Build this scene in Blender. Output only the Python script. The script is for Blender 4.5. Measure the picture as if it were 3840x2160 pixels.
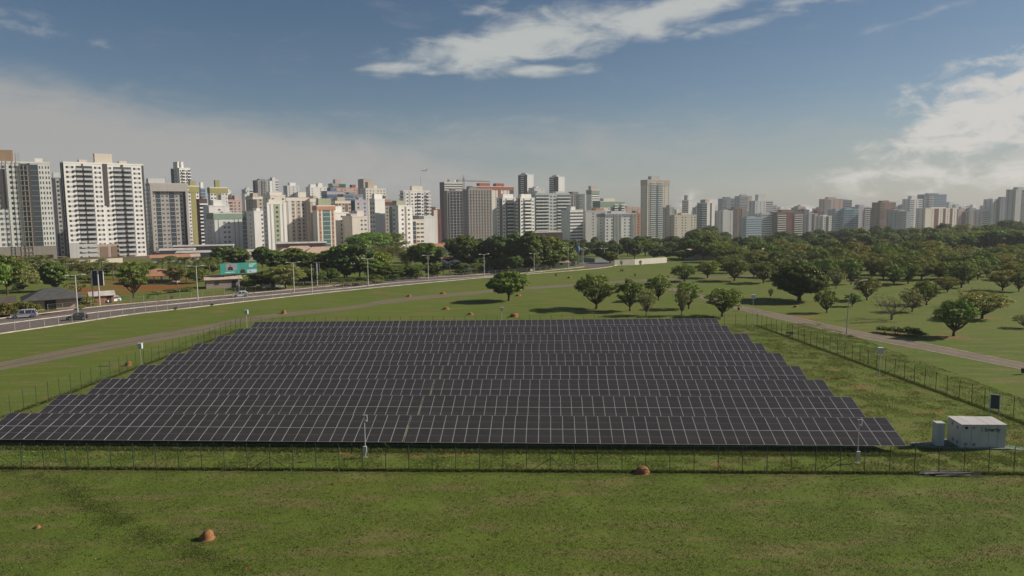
import bpy, math, random
import numpy as np
from mathutils import Matrix, Vector, noise as mnoise

for o in list(bpy.data.objects): bpy.data.objects.remove(o)
scene = bpy.context.scene
col = scene.collection
R = math.radians

# ------------------------------------------------------------------ camera
F, YH, ROLL, CH = 2750.0, 785.0, -0.010, 22.0      # focal length and horizon row in photo pixels, roll, drone height in metres
PIT = math.atan((1080 - YH) / F)
cr, sr, cp, sp = math.cos(ROLL), math.sin(ROLL), math.cos(PIT), math.sin(PIT)
cam_d = bpy.data.cameras.new('camera'); cam = bpy.data.objects.new('camera', cam_d); col.objects.link(cam)
cam_d.sensor_width = 36; cam_d.lens = 36 * F / 3840; cam_d.clip_start = 0.5; cam_d.clip_end = 60000
rt = Vector((cr, sr * sp, sr * cp)); up = Vector((-sr, cr * sp, cr * cp)); fw = Vector((0, cp, -sp))
M = Matrix.Identity(4)
for i in range(3):
    M[i][0] = rt[i]; M[i][1] = up[i]; M[i][2] = -fw[i]
M[2][3] = CH
cam.matrix_world = M
scene.camera = cam

# ------------------------------------------------------------------ sky, sun, exposure
SUN_EL, SUN_AZ = 30.0, 11.0        # azimuth: degrees from +X towards +Y (the sun stands to the right, a little beyond the scene)
world = bpy.data.worlds.new('World'); scene.world = world; world.use_nodes = True
nt = world.node_tree; nt.nodes.clear()
def nd(t, **k):
    n = nt.nodes.new(t)
    for a, b in k.items(): setattr(n, a, b)
    return n
def lk(a, b): nt.links.new(a, b)
def mth(op, a, b=None, c=None, clamp=False):
    n = nd('ShaderNodeMath', operation=op, use_clamp=clamp)
    for i, v in enumerate((a, b, c)):
        if v is None: continue
        if isinstance(v, (int, float)): n.inputs[i].default_value = v
        else: lk(v, n.inputs[i])
    return n.outputs[0]
def mixc(f, a, b):
    n = nd('ShaderNodeMix', data_type='RGBA')
    for i, v in ((0, f), (6, a), (7, b)):
        if isinstance(v, (int, float)): n.inputs[i].default_value = v
        elif isinstance(v, tuple): n.inputs[i].default_value = (*v, 1)
        else: lk(v, n.inputs[i])
    return n.outputs[2]
def sstep(v, lo, hi):
    n = nd('ShaderNodeMapRange', interpolation_type='SMOOTHSTEP')
    lk(v, n.inputs[0]); n.inputs[1].default_value = lo; n.inputs[2].default_value = hi
    return n.outputs[0]
sky = nd('ShaderNodeTexSky', sky_type='NISHITA', sun_disc=False)
sky.sun_elevation = R(SUN_EL); sky.sun_rotation = R(90 - SUN_AZ)
sky.altitude = 1100; sky.air_density = 1.0; sky.dust_density = 1.2; sky.ozone_density = 1.0
tc = nd('ShaderNodeTexCoord'); sx = nd('ShaderNodeSeparateXYZ'); lk(tc.outputs['Generated'], sx.inputs[0])
az = mth('ARCTAN2', sx.outputs[0], sx.outputs[1]); el = mth('ARCSINE', sx.outputs[2])
def fbm(sx_, sy_, rot, scale, detail, rough, off, dist=0.0):
    cv = nd('ShaderNodeCombineXYZ'); lk(az, cv.inputs[0]); lk(el, cv.inputs[1]); cv.inputs[2].default_value = off
    mp = nd('ShaderNodeMapping'); lk(cv.outputs[0], mp.inputs[0])
    mp.inputs['Rotation'].default_value = (0, 0, R(rot)); mp.inputs['Scale'].default_value = (sx_, sy_, 1)
    t = nd('ShaderNodeTexNoise'); lk(mp.outputs[0], t.inputs['Vector'])
    t.inputs['Scale'].default_value = scale; t.inputs['Detail'].default_value = detail
    t.inputs['Roughness'].default_value = rough; t.inputs['Distortion'].default_value = dist
    return t.outputs[0]
def blob(px, py, rx, ry, ang, wgt, soft=1.0):
    a0 = math.atan((px - 1920) / F); e0 = math.atan((YH - (py + ROLL * -1 * (px - 1920) * 1.0)) / F * math.cos(a0))
    ra, rb = rx / F, ry / F
    c, s = math.cos(R(ang)), math.sin(R(ang))
    dx = mth('SUBTRACT', az, a0); dy = mth('SUBTRACT', el, e0)
    u = mth('ADD', mth('MULTIPLY', dx, c / ra), mth('MULTIPLY', dy, s / ra))
    v = mth('ADD', mth('MULTIPLY', dx, -s / rb), mth('MULTIPLY', dy, c / rb))
    d = mth('SQRT', mth('ADD', mth('MULTIPLY', u, u), mth('MULTIPLY', v, v)))
    return mth('MULTIPLY', mth('SUBTRACT', 1.0, d, clamp=True), wgt)
def vmax(l):
    o = l[0]
    for x in l[1:]: o = mth('MAXIMUM', o, x)
    return o
n1 = fbm(1.0, 3.4, 11, 9.0, 9, 0.62, 3.1, 0.6)
n2 = fbm(1.0, 2.0, -8, 20.0, 8, 0.6, 7.7, 0.3)
nw = mth('ADD', mth('MULTIPLY', n1, 0.68), mth('MULTIPLY', n2, 0.32))
# bright streaky cloud high up, from left of the middle to the upper right
streak = vmax([blob(2000, 160, 760, 120, 11, 1.0), blob(1830, 210, 640, 100, 6, 1.1), blob(2500, 75, 900, 110, 12, 1.0), blob(3050, 10, 620, 60, 12, .8),
               blob(1560, 262, 300, 45, 2, .9), blob(2000, 280, 360, 42, 2, .8), blob(1830, 60, 190, 60, 25, .5), blob(3330, 110, 330, 24, 10, .42), blob(150, 115, 480, 45, -9, .30)])
m1 = sstep(mth('ADD', mth('MULTIPLY', streak, 1.0), mth('MULTIPLY', mth('SUBTRACT', nw, 0.5), 2.6)), 0.16, 0.95)
# broad pale veil low on the left, cumulus bank low on the right
veil = vmax([blob(-350, 520, 1500, 300, -5, 1.3), blob(700, 600, 1700, 210, -4, 1.0), blob(2000, 560, 2000, 150, 0, .4), blob(1330, 568, 150, 12, 0, .6), blob(-2800, 560, 1800, 250, 3, .9), blob(6500, 600, 1800, 220, -3, .8)])
m2 = sstep(mth('ADD', veil, mth('MULTIPLY', mth('SUBTRACT', nw, 0.5), 1.1)), 0.0, 0.75)
cum = vmax([blob(3850, 380, 520, 210, 10, 1.4), blob(3620, 500, 420, 150, 12, 1.2), blob(3500, 650, 600, 90, 6, .9), blob(3900, 620, 420, 140, 0, 1.0), blob(3420, 340, 180, 60, 10, .5),
            blob(2590, 738, 90, 60, 0, .75), blob(2650, 765, 80, 36, 0, .5), blob(2990, 790, 170, 30, 0, .8), blob(5200, 480, 600, 160, 4, .9)])
m3 = sstep(mth('ADD', cum, mth('MULTIPLY', mth('SUBTRACT', n2, 0.5), 3.4)), 0.22, 1.15)
lowhaze = mth('MULTIPLY', mth('SUBTRACT', 1.0, sstep(el, -0.02, 0.16)), 0.55)
wisp = mth('MULTIPLY', sstep(n1, 0.55, 0.85), 0.10)
skyc = nd('ShaderNodeHueSaturation'); lk(sky.outputs[0], skyc.inputs['Color']); skyc.inputs['Saturation'].default_value = 1.12; skyc.inputs['Value'].default_value = 0.47
CL1, CL2, CL3, HZ = (4.1, 4.25, 4.1), (3.15, 3.1, 3.0), (5.3, 5.05, 4.7), (2.25, 2.5, 2.65)
c = mixc(lowhaze, skyc.outputs[0], HZ)
c = mixc(wisp, c, CL1)
c = mixc(mth('MULTIPLY', m2, 0.92), c, CL2)
c = mixc(mth('MULTIPLY', mth('MULTIPLY', m1, sstep(streak, 0.0, 0.3)), 0.9), c, CL1)
c = mixc(mth('MULTIPLY', mth('MULTIPLY', m3, sstep(cum, 0.0, 0.3)), 0.85), c, CL3)
bg = nd('ShaderNodeBackground'); lk(c, bg.inputs[0]); bg.inputs[1].default_value = 0.1
wo = nd('ShaderNodeOutputWorld'); lk(bg.outputs[0], wo.inputs[0])

sun_d = bpy.data.lights.new('sun', 'SUN'); sun = bpy.data.objects.new('sun', sun_d); col.objects.link(sun)
sun_d.energy = 4.8; sun_d.angle = R(0.53); sun_d.color = (1.0, 0.91, 0.78)
sv = Vector((math.cos(R(SUN_EL)) * math.cos(R(SUN_AZ)), math.cos(R(SUN_EL)) * math.sin(R(SUN_AZ)), math.sin(R(SUN_EL))))
sun.rotation_euler = (-sv).to_track_quat('-Z', 'Y').to_euler(); sun.location = (60, 20, 80)

scene.view_settings.view_transform = 'Standard'; scene.view_settings.look = 'None'
scene.view_settings.exposure = 0.32; scene.view_settings.gamma = 1.0; scene.view_settings.use_curve_mapping = False
scene.render.engine = 'CYCLES'

# ------------------------------------------------------------------ pixel -> place
def tz(y):
    """height of the land: flat site, then falling gently towards the city"""
    if y <= 260: return 0.0
    if y <= 340: return -0.03 * (y - 260) ** 2 / 160
    if y <= 1500: return -0.03 * (y - 300)
    return -36 - 0.075 * (y - 1500)
def ray(x, y):
    a, b = (x - 1920) / F, (1080 - y) / F
    a2, b2 = a * cr - b * sr, a * sr + b * cr
    return a2, cp + b2 * sp, -sp + b2 * cp
def at(x, y, z=0.0):
    d = ray(x, y); t = (z - CH) / d[2]
    return Vector((d[0] * t, d[1] * t, z))
def P(x, y, D):
    d = ray(x, y); t = D / d[1]
    return Vector((d[0] * t, D, CH + d[2] * t))
def G(x, y):
    d = ray(x, y)
    z = 0.0
    for _ in range(60):
        if d[2] > -1e-4: return P(x, y, 1500)
        t = (z - CH) / d[2]; yy = d[1] * t
        if yy > 3000: yy = 3000
        z = 0.5 * z + 0.5 * tz(yy)
    return Vector((d[0] * yy / d[1], yy, tz(yy)))

# ------------------------------------------------------------------ materials
MATS = {}
def new_mat(name):
    m = bpy.data.materials.new(name); m.use_nodes = True
    m.node_tree.nodes.clear(); return m
class NT:
    def __init__(s, m): s.t = m.node_tree
    def n(s, t, **k):
        x = s.t.nodes.new(t)
        for a, b in k.items(): setattr(x, a, b)
        return x
    def l(s, a, b): s.t.links.new(a, b)
    def noise(s, vec, scale, detail=4, rough=.55, dist=0.):
        x = s.n('ShaderNodeTexNoise'); s.l(vec, x.inputs['Vector']); x.inputs['Scale'].default_value = scale
        x.inputs['Detail'].default_value = detail; x.inputs['Roughness'].default_value = rough; x.inputs['Distortion'].default_value = dist
        return x.outputs[0]
    def ramp(s, v, lo, hi, a=0., b=1.):
        x = s.n('ShaderNodeMapRange', interpolation_type='SMOOTHSTEP'); s.l(v, x.inputs[0])
        for i, q in ((1, lo), (2, hi), (3, a), (4, b)): x.inputs[i].default_value = q
        return x.outputs[0]
    def mix(s, f, a, b, blend='MIX'):
        x = s.n('ShaderNodeMix', data_type='RGBA', blend_type=blend)
        for i, v in ((0, f), (6, a), (7, b)):
            if isinstance(v, (int, float)): x.inputs[i].default_value = v
            elif isinstance(v, tuple): x.inputs[i].default_value = (*v, 1)
            else: s.l(v, x.inputs[i])
        return x.outputs[2]
    def math(s, op, a, b=0.):
        x = s.n('ShaderNodeMath', operation=op)
        for i, v in enumerate((a, b)):
            if isinstance(v, (int, float)): x.inputs[i].default_value = v
            else: s.l(v, x.inputs[i])
        return x.outputs[0]
    def out(s, sh):
        o = s.n('ShaderNodeOutputMaterial'); s.l(sh, o.inputs[0])
    def bsdf(s, colr, rough=.7, metal=0., spec=.3):
        b = s.n('ShaderNodeBsdfPrincipled')
        if isinstance(colr, tuple): b.inputs['Base Color'].default_value = (*colr, 1)
        else: s.l(colr, b.inputs['Base Color'])
        b.inputs['Roughness'].default_value = rough; b.inputs['Metallic'].default_value = metal
        b.inputs['Specular IOR Level'].default_value = spec
        return b
def paint(colr, rough=.65, metal=0., spec=.3, var=.18, scale=.6):
    """painted or plain surface with soft staining"""
    k = ('p', tuple(round(v, 3) for v in colr), rough, metal, var, scale)
    if k in MATS: return MATS[k]
    m = new_mat('paint_%02d' % len(MATS)); t = NT(m)
    g = t.n('ShaderNodeTexCoord')
    f = t.noise(g.outputs['Object'], scale, 5, .6)
    dark = tuple(v * (1 - var) for v in colr); lite = tuple(min(1, v * (1 + var * .5)) for v in colr)
    c_ = t.mix(t.ramp(f, .3, .7), dark, lite)
    t.out(t.bsdf(c_, rough, metal, spec).outputs[0]); MATS[k] = m; return m
def wallm(colr):
    """rendered facade: rain streaks and faint blotches"""
    k = ('w', tuple(round(v, 3) for v in colr))
    if k in MATS: return MATS[k]
    m = new_mat('facade_%02d' % len(MATS)); t = NT(m)
    g = t.n('ShaderNodeTexCoord'); mp = t.n('ShaderNodeMapping'); t.l(g.outputs['Object'], mp.inputs[0]); mp.inputs['Scale'].default_value = (1, 1, .06)
    f = t.noise(mp.outputs[0], .9, 4, .6); f2 = t.noise(g.outputs['Object'], .07, 3, .5)
    a = t.mix(t.ramp(f, .35, .75), colr, tuple(v * .86 for v in colr))
    a = t.mix(t.ramp(f2, .3, .7, 0, .35), a, tuple(v * .84 for v in colr))
    t.out(t.bsdf(a, .85, 0, .2).outputs[0]); MATS[k] = m; return m
def glassm(colr=(.035, .045, .055), rough=.18):
    k = ('g', colr, rough)
    if k in MATS: return MATS[k]
    m = new_mat('glass_%02d' % len(MATS)); t = NT(m)
    gi = t.n('ShaderNodeNewGeometry')
    f = gi.outputs['Random Per Island']
    c_ = t.mix(t.ramp(f, 0, 1), tuple(v * .6 for v in colr), tuple(v * 2.4 + .008 for v in colr))
    t.out(t.bsdf(c_, rough, 0, .5).outputs[0]); MATS[k] = m; return m
def leafm(name, a, b, tip=None, trans=.38, upn=.58, rnd=True):
    if name in MATS: return MATS[name]
    m = new_mat(name); t = NT(m)
    g = t.n('ShaderNodeNewGeometry'); oi = t.n('ShaderNodeObjectInfo'); tcx = t.n('ShaderNodeTexCoord')
    c_ = t.mix(g.outputs['Random Per Island'], a, b)
    if tip:
        f = t.noise(tcx.outputs['Object'], .45 if rnd else .32, 3 if rnd else 6, .6); c_ = t.mix(t.ramp(f, .52 if rnd else .46, .68, 0, .75), c_, tip)
    v = t.n('ShaderNodeHueSaturation'); t.l(c_, v.inputs['Color'])
    mr = t.n('ShaderNodeMapRange'); t.l(oi.outputs['Random'], mr.inputs[0]); mr.inputs[3].default_value = .78 if rnd else 1.0; mr.inputs[4].default_value = 1.28 if rnd else 1.0; t.l(mr.outputs[0], v.inputs['Value'])
    h_ = t.math('FRACT', t.math('MULTIPLY', oi.outputs['Random'], 7.31))
    mh = t.n('ShaderNodeMapRange'); t.l(h_, mh.inputs[0]); mh.inputs[3].default_value = .475; mh.inputs[4].default_value = .515; t.l(mh.outputs[0], v.inputs['Hue'])
    d = t.n('ShaderNodeBsdfDiffuse'); t.l(v.outputs[0], d.inputs[0])
    if upn:
        vm = t.n('ShaderNodeMix', data_type='VECTOR'); vm.inputs[0].default_value = upn; t.l(g.outputs['Normal'], vm.inputs[4]); vm.inputs[5].default_value = (0, 0, 1)
        vn = t.n('ShaderNodeVectorMath', operation='NORMALIZE'); t.l(vm.outputs[1], vn.inputs[0]); t.l(vn.outputs[0], d.inputs['Normal'])
    tr = t.n('ShaderNodeBsdfTranslucent'); t.l(v.outputs[0], tr.inputs[0])
    gl = t.n('ShaderNodeBsdfGlossy'); gl.inputs['Roughness'].default_value = .45; gl.inputs[0].default_value = (.5, .5, .5, 1)
    mx = t.n('ShaderNodeMixShader'); mx.inputs[0].default_value = trans; t.l(d.outputs[0], mx.inputs[1]); t.l(tr.outputs[0], mx.inputs[2])
    m2_ = t.n('ShaderNodeMixShader'); m2_.inputs[0].default_value = .04; t.l(mx.outputs[0], m2_.inputs[1]); t.l(gl.outputs[0], m2_.inputs[2])
    t.out(m2_.outputs[0]); MATS[name] = m; return m

# ------------------------------------------------------------------ mesh builder and object helpers
class MB:
    def __init__(s): s.v = []; s.f = []; s.m = []
    def quad(s, a, b, c, d, m=0):
        i = len(s.v); s.v += [a, b, c, d]; s.f.append((i, i + 1, i + 2, i + 3)); s.m.append(m)
    def poly(s, pts, m=0):
        i = len(s.v); s.v += list(pts); s.f.append(tuple(range(i, i + len(pts)))); s.m.append(m)
    def box(s, x0, x1, y0, y1, z0, z1, m=0):
        i = len(s.v)
        s.v += [(x0, y0, z0), (x1, y0, z0), (x1, y1, z0), (x0, y1, z0), (x0, y0, z1), (x1, y0, z1), (x1, y1, z1), (x0, y1, z1)]
        for q in ((0, 3, 2, 1), (4, 5, 6, 7), (0, 1, 5, 4), (1, 2, 6, 5), (2, 3, 7, 6), (3, 0, 4, 7)):
            s.f.append(tuple(i + k for k in q)); s.m.append(m)
    def hexa(s, p, m=0):
        i = len(s.v); s.v += [tuple(q) for q in p]
        for q in ((0, 3, 2, 1), (4, 5, 6, 7), (0, 1, 5, 4), (1, 2, 6, 5), (2, 3, 7, 6), (3, 0, 4, 7)):
            s.f.append(tuple(i + k for k in q)); s.m.append(m)
    def tube(s, pts, rad, n=6, m=0, cap=True):
        rings = []
        for k, p in enumerate(pts):
            p = Vector(p); q = Vector(pts[min(k + 1, len(pts) - 1)]) - Vector(pts[max(k - 1, 0)])
            if q.length < 1e-6: q = Vector((0, 0, 1))
            q.normalize(); a = q.cross(Vector((0, 0, 1))) if abs(q.z) < .95 else q.cross(Vector((1, 0, 0)))
            a.normalize(); b = q.cross(a)
            r = rad[k] if isinstance(rad, (list, tuple)) else rad
            i = len(s.v); rings.append(i)
            for j in range(n):
                t = 2 * math.pi * j / n; s.v.append(tuple(p + a * (r * math.cos(t)) + b * (r * math.sin(t))))
        for k in range(len(pts) - 1):
            for j in range(n):
                s.f.append((rings[k] + j, rings[k] + (j + 1) % n, rings[k + 1] + (j + 1) % n, rings[k + 1] + j)); s.m.append(m)
        if cap:
            s.f.append(tuple(rings[0] + j for j in reversed(range(n)))); s.m.append(m)
            s.f.append(tuple(rings[-1] + j for j in range(n))); s.m.append(m)
    def lathe(s, prof, n=12, m=0, c=(0, 0)):
        s_i = len(s.v)
        for r, z in prof:
            for j in range(n):
                t = 2 * math.pi * j / n; s.v.append((c[0] + r * math.cos(t), c[1] + r * math.sin(t), z))
        for k in range(len(prof) - 1):
            for j in range(n):
                a = s_i + k * n; s.f.append((a + j, a + (j + 1) % n, a + n + (j + 1) % n, a + n + j)); s.m.append(m)
        s.f.append(tuple(s_i + (len(prof) - 1) * n + j for j in range(n))); s.m.append(m)
    def mesh(s, name, mats, smooth=False):
        me = bpy.data.meshes.new(name); me.from_pydata([tuple(v) for v in s.v], [], s.f)
        for m in (mats if isinstance(mats, (list, tuple)) else [mats]): me.materials.append(m)
        if any(s.m): me.polygons.foreach_set('material_index', s.m)
        if smooth: me.polygons.foreach_set('use_smooth', [True] * len(s.f))
        me.update(); return me
    def build(s, name, mats, parent=None, smooth=False, loc=None):
        return link(name, s.mesh(name, mats, smooth), parent, loc)
def link(name, me, parent=None, loc=None):
    o = bpy.data.objects.new(name, me); col.objects.link(o)
    if parent is not None: o.parent = parent
    if loc is not None: o.location = loc
    return o
def tag(o, label=None, cat=None, group=None, kind=None):
    if label: o['label'] = label
    if cat: o['category'] = cat
    if group: o['group'] = group
    if kind: o['kind'] = kind
    return o
def empty(name, loc, rz=0., label=None, cat=None, group=None, sc=None):
    o = bpy.data.objects.new(name, None); o.empty_display_size = .5; col.objects.link(o)
    o.location = loc; o.rotation_euler = (0, 0, rz)
    if sc: o.scale = sc
    return tag(o, label, cat, group)
ORD = ['', 'first', 'second', 'third', 'fourth', 'fifth', 'sixth', 'seventh', 'eighth', 'ninth', 'tenth', 'eleventh', 'twelfth', 'thirteenth', 'fourteenth', 'fifteenth', 'sixteenth', 'seventeenth', 'eighteenth', 'nineteenth', 'twentieth']
def ordn(n):
    if n <= 20: return ORD[n]
    return '%d%s' % (n, {1: 'st', 2: 'nd', 3: 'rd'}.get(n % 10 if n % 100 not in (11, 12, 13) else 0, 'th'))
# ================================================================== the land
def ground_mat():
    m = new_mat('grassland'); t = NT(m)
    g = t.n('ShaderNodeTexCoord'); v = g.outputs['Object']
    big = t.noise(v, .035, 4, .55, .4); mid = t.noise(v, .22, 5, .6, .3); fine = t.noise(v, 2.2, 6, .7); vf = t.noise(v, 9., 4, .7)
    mp = t.n('ShaderNodeMapping'); t.l(v, mp.inputs[0]); mp.inputs['Scale'].default_value = (.25, 1, 1); mp.inputs['Rotation'].default_value = (0, 0, R(-14))
    strip = t.noise(mp.outputs[0], .5, 4, .6)
    c_ = t.mix(t.ramp(big, .35, .65), (.088, .126, .020), (.126, .148, .027))
    c_ = t.mix(t.ramp(mid, .3, .72), c_, (.104, .150, .021))
    c_ = t.mix(t.ramp(strip, .46, .68, 0, .75), c_, (.185, .150, .066))
    c_ = t.mix(t.ramp(fine, .42, .75, 0, .55), c_, (.052, .072, .012))
    c_ = t.mix(t.ramp(vf, .5, .8, 0, .5), c_, (.165, .165, .060))
    pos = t.n('ShaderNodeSeparateXYZ'); t.l(v, pos.inputs[0])
    # worn bare earth at fixed spots, ragged by noise
    acc = None
    for (px, py, rx, ry) in SOIL:
        q = G(px, py)
        dx = t.math('MULTIPLY', t.math('SUBTRACT', pos.outputs[0], q.x), 1 / rx); dy = t.math('MULTIPLY', t.math('SUBTRACT', pos.outputs[1], q.y), 1 / ry)
        d = t.math('SUBTRACT', 1.0, t.math('SQRT', t.math('ADD', t.math('MULTIPLY', dx, dx), t.math('MULTIPLY', dy, dy))))
        acc = d if acc is None else t.math('MAXIMUM', acc, d)
    acc = t.math('ADD', acc, t.math('MULTIPLY', t.math('SUBTRACT', t.noise(v, .9, 6, .7), .5), 2.2))
    soil = t.mix(t.ramp(fine, .3, .7), (.225, .085, .035), (.27, .15, .075))
    c_ = t.mix(t.ramp(acc, .25, .8, 0, .85), c_, soil)
    b = t.bsdf(c_, .95, 0, .1)
    bp = t.n('ShaderNodeBump'); bp.inputs['Strength'].default_value = .55; bp.inputs['Distance'].default_value = .12
    t.l(t.math('ADD', fine, t.math('MULTIPLY', vf, .6)), bp.inputs['Height']); t.l(bp.outputs[0], b.inputs['Normal'])
    t.out(b.outputs[0]); return m
SOIL = [(1730, 1700, 3.2, .7), (1290, 1700, 1.5, .8), (1560, 1712, 1.4, .5), (2690, 1742, 1.2, .6), (2960, 1730, 1.1, .5), (3640, 1725, 1.6, .6), (3780, 1722, 1.4, .8), (3230, 1748, 1.4, .4),
        (3130, 1418, 2.6, 1.0), (3220, 1452, 3.0, 1.2), (3450, 1545, 1.4, .8), (3520, 1545, 1.5, .8), (3815, 1640, 1.5, 1.0), (3120, 1385, 1.5, .9), (3020, 1190, 7, 3), (3560, 1262, 5, 2.5), (3330, 1250, 6, 2),
        (905, 2060, .3, .8), (930, 2130, .4, .4), (620, 1480, 2.5, 1.2), (170, 1490, 1.4, .7), (480, 1320, 1.5, 1), (1420, 1097, 5, 2.5), (1690, 1158, 3, 1.5), (820, 1170, 4, 1.5),
        (3700, 1192, 4, 2), (380, 1130, 4, 3), (2360, 1175, 3, 1.5)]
ys = [-120, -40, 0, 20] + list(range(30, 260, 10)) + list(range(260, 345, 8)) + [360, 400, 450, 500, 600, 700, 850, 1000, 1200, 1400, 1480, 1520, 1700, 2000, 2300]
xs = [-2700, -2000, -1200, -800, -500, -350] + list(range(-260, 261, 20)) + [350, 500, 800, 1200, 2000, 2700]
mb = MB()
for y in ys:
    for x in xs: mb.v.append((x, y, tz(y)))
nx = len(xs)
for j in range(len(ys) - 1):
    for i in range(nx - 1):
        a = j * nx + i; mb.f.append((a, a + 1, a + nx + 1, a + nx)); mb.m.append(0)
MG = ground_mat()
tag(mb.build('ground', MG), kind='structure')

def asphalt(name, a, b, sc=1.2):
    m = new_mat(name); t = NT(m); g = t.n('ShaderNodeTexCoord'); v = g.outputs['Object']
    f = t.noise(v, sc, 6, .65); f2 = t.noise(v, .12, 4, .6); f3 = t.noise(v, 14, 3, .6)
    c_ = t.mix(t.ramp(f, .3, .7), a, b); c_ = t.mix(t.ramp(f2, .45, .7, 0, .5), c_, tuple(x * .72 for x in a)); c_ = t.mix(t.ramp(f3, .5, .75, 0, .4), c_, tuple(x * 1.3 for x in b))
    t.out(t.bsdf(c_, .9, 0, .2).outputs[0]); return m
M_ROAD = asphalt('road_asphalt', (.115, .095, .085), (.150, .125, .11))
M_PATH = asphalt('path_surface', (.145, .115, .085), (.195, .155, .115), 2.0)
M_DIRT = asphalt('red_earth', (.21, .085, .032), (.27, .135, .06), .5)
M_KERB = paint((.55, .48, .42), .9, var=.3, scale=.4)
def smooth_line(pts, n=6):
    """Catmull-Rom through ground points"""
    out = []
    for i in range(len(pts) - 1):
        p0, p1, p2, p3 = pts[max(i - 1, 0)], pts[i], pts[i + 1], pts[min(i + 2, len(pts) - 1)]
        for k in range(n):
            t = k / n
            out.append(.5 * ((2 * p1) + (p2 - p0) * t + (2 * p0 - 5 * p1 + 4 * p2 - p3) * t * t + (3 * p1 - p0 - 3 * p2 + p3) * t ** 3))
    out.append(pts[-1].copy()); return out
def px_line(pts, ext0=0., ext1=0., n=6):
    g = [G(*p) for p in pts]
    if ext0: g.insert(0, g[0] + (g[0] - g[1]).normalized() * ext0)
    if ext1: g.append(g[-1] + (g[-1] - g[-2]).normalized() * ext1)
    return smooth_line(g, n)
def resamp(l, n):
    d = [0]
    for a, b in zip(l, l[1:]): d.append(d[-1] + (b - a).length)
    out = []; k = 0
    for i in range(n):
        s = d[-1] * i / (n - 1)
        while k < len(d) - 2 and d[k + 1] < s: k += 1
        f = (s - d[k]) / max(1e-6, d[k + 1] - d[k]); out.append(l[k].lerp(l[k + 1], f))
    return out
def ribbon(name, A, B, mat, dz, n=40):
    A = resamp(A, n); B = resamp(B, n); mb = MB()
    for a, b in zip(A, B): mb.v += [(a.x, a.y, tz(a.y) + dz), (b.x, b.y, tz(b.y) + dz)]
    for i in range(n - 1): mb.f.append((2 * i, 2 * i + 1, 2 * i + 3, 2 * i + 2)); mb.m.append(0)
    o = mb.build(name, mat); tag(o, kind='structure'); return o
def offset(l, d):
    out = []
    for i, p in enumerate(l):
        q = (l[min(i + 1, len(l) - 1)] - l[max(i - 1, 0)]); q.z = 0; q.normalize(); out.append(p + Vector((-q.y, q.x, 0)) * d)
    return out
def kerb(name, l, w, h, mat, n=60):
    l = resamp(l, n); a = offset(l, w / 2); b = offset(l, -w / 2); mb = MB()
    for p, q in zip(a, b):
        z = tz(p.y); mb.v += [(p.x, p.y, z), (p.x, p.y, z + h), (q.x, q.y, z + h), (q.x, q.y, z)]
    for i in range(n - 1):
        for k in range(3): mb.f.append((4 * i + k, 4 * i + k + 1, 4 * i + k + 5, 4 * i + k + 4)); mb.m.append(0)
    o = mb.build(name, mat); tag(o, kind='structure'); return o
near_k = px_line([(0, 1252), (276, 1212), (497, 1178.8), (700, 1156.7), (931, 1129.8), (1200, 1100), (1476, 1072.5), (1800, 1043), (1992, 1027.5), (2141, 1016), (2266, 1004), (2330, 992)], 70)
med_k = px_line([(0, 1217), (317, 1177), (600, 1146), (931, 1114.6), (1300, 1081), (1476, 1061.5), (1835, 1036), (2050, 1016), (2190, 1001)], 70)
far_k = px_line([(0, 1195), (138, 1179), (359, 1151), (600, 1130), (876, 1106), (1200, 1076.7), (1476, 1049), (1835, 1027), (1986, 1009), (2080, 998), (2110, 984), (2095, 968)], 70)
ribbon('road', near_k, far_k, M_ROAD, .012, 70)
kerb('kerb', near_k, .55, .14, M_KERB); kerb('kerb', med_k, .5, .15, M_KERB); kerb('kerb', far_k, .5, .14, M_KERB)
ribbon('verge', offset(far_k, .4), offset(far_k, 2.6), M_DIRT, .02, 50)
ribbon('side_road', px_line([(2100, 1000), (2160, 990), (2215, 982)], 0), px_line([(2260, 1004), (2290, 994), (2310, 984)], 0), M_ROAD, .02, 12)
pu = px_line([(0, 1359), (373, 1286), (745, 1225), (876, 1197.4), (1069, 1172.6), (1300, 1150.5), (1476, 1121), (1835, 1088), (1971, 1077), (2148, 1065), (2350, 1051), (2543, 1042), (2700, 1037), (2900, 1028), (3200, 1012)], 40)
pl = px_line([(0, 1389), (373, 1318), (745, 1251), (876, 1215), (1069, 1186.4), (1300, 1161.5), (1476, 1134.7), (1835, 1097), (1971, 1086), (2148, 1074), (2350, 1059), (2543, 1049), (2700, 1043), (2900, 1034), (3200, 1017)], 40)
ribbon('path', pu, pl, M_PATH, .010, 70)
ru = px_line([(2440, 1050), (2520, 1078), (2640, 1108), (2774.5, 1145), (2998, 1192), (3197, 1237), (3495, 1291.5), (3840, 1361)], 0, 40)
rl = px_line([(2420, 1053), (2500, 1084), (2620, 1117), (2750, 1157), (2998, 1214.4), (3197, 1261.7), (3495, 1319), (3840, 1388)], 0, 40)
ribbon('path', ru, rl, M_PATH, .018, 60)
M_LINE = paint((.36, .30, .21), .9, var=.45, scale=.5)
A_, B_ = resamp(ru, 60), resamp(rl, 60)
def between(f): return [a.lerp(b, f) for a, b in zip(A_, B_)]
for f in (.02, .93): ribbon('path_edge_line', between(f), between(f + .045), M_LINE, .024, 60)
ribbon('path_centre_line', between(.46), between(.485), M_LINE, .024, 60)
Au, Bl = resamp(pu, 70), resamp(pl, 70)
ribbon('grass_strip', [a.lerp(b, .52) for a, b in zip(Au, Bl)][:38], [a.lerp(b, .62) for a, b in zip(Au, Bl)][:38], MG, .016, 40)
mb = MB(); pts = [G(*p) for p in ((250, 1062), (420, 1045), (560, 1040), (720, 1042), (740, 1070), (640, 1085), (430, 1106), (330, 1112), (255, 1105))]
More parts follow.
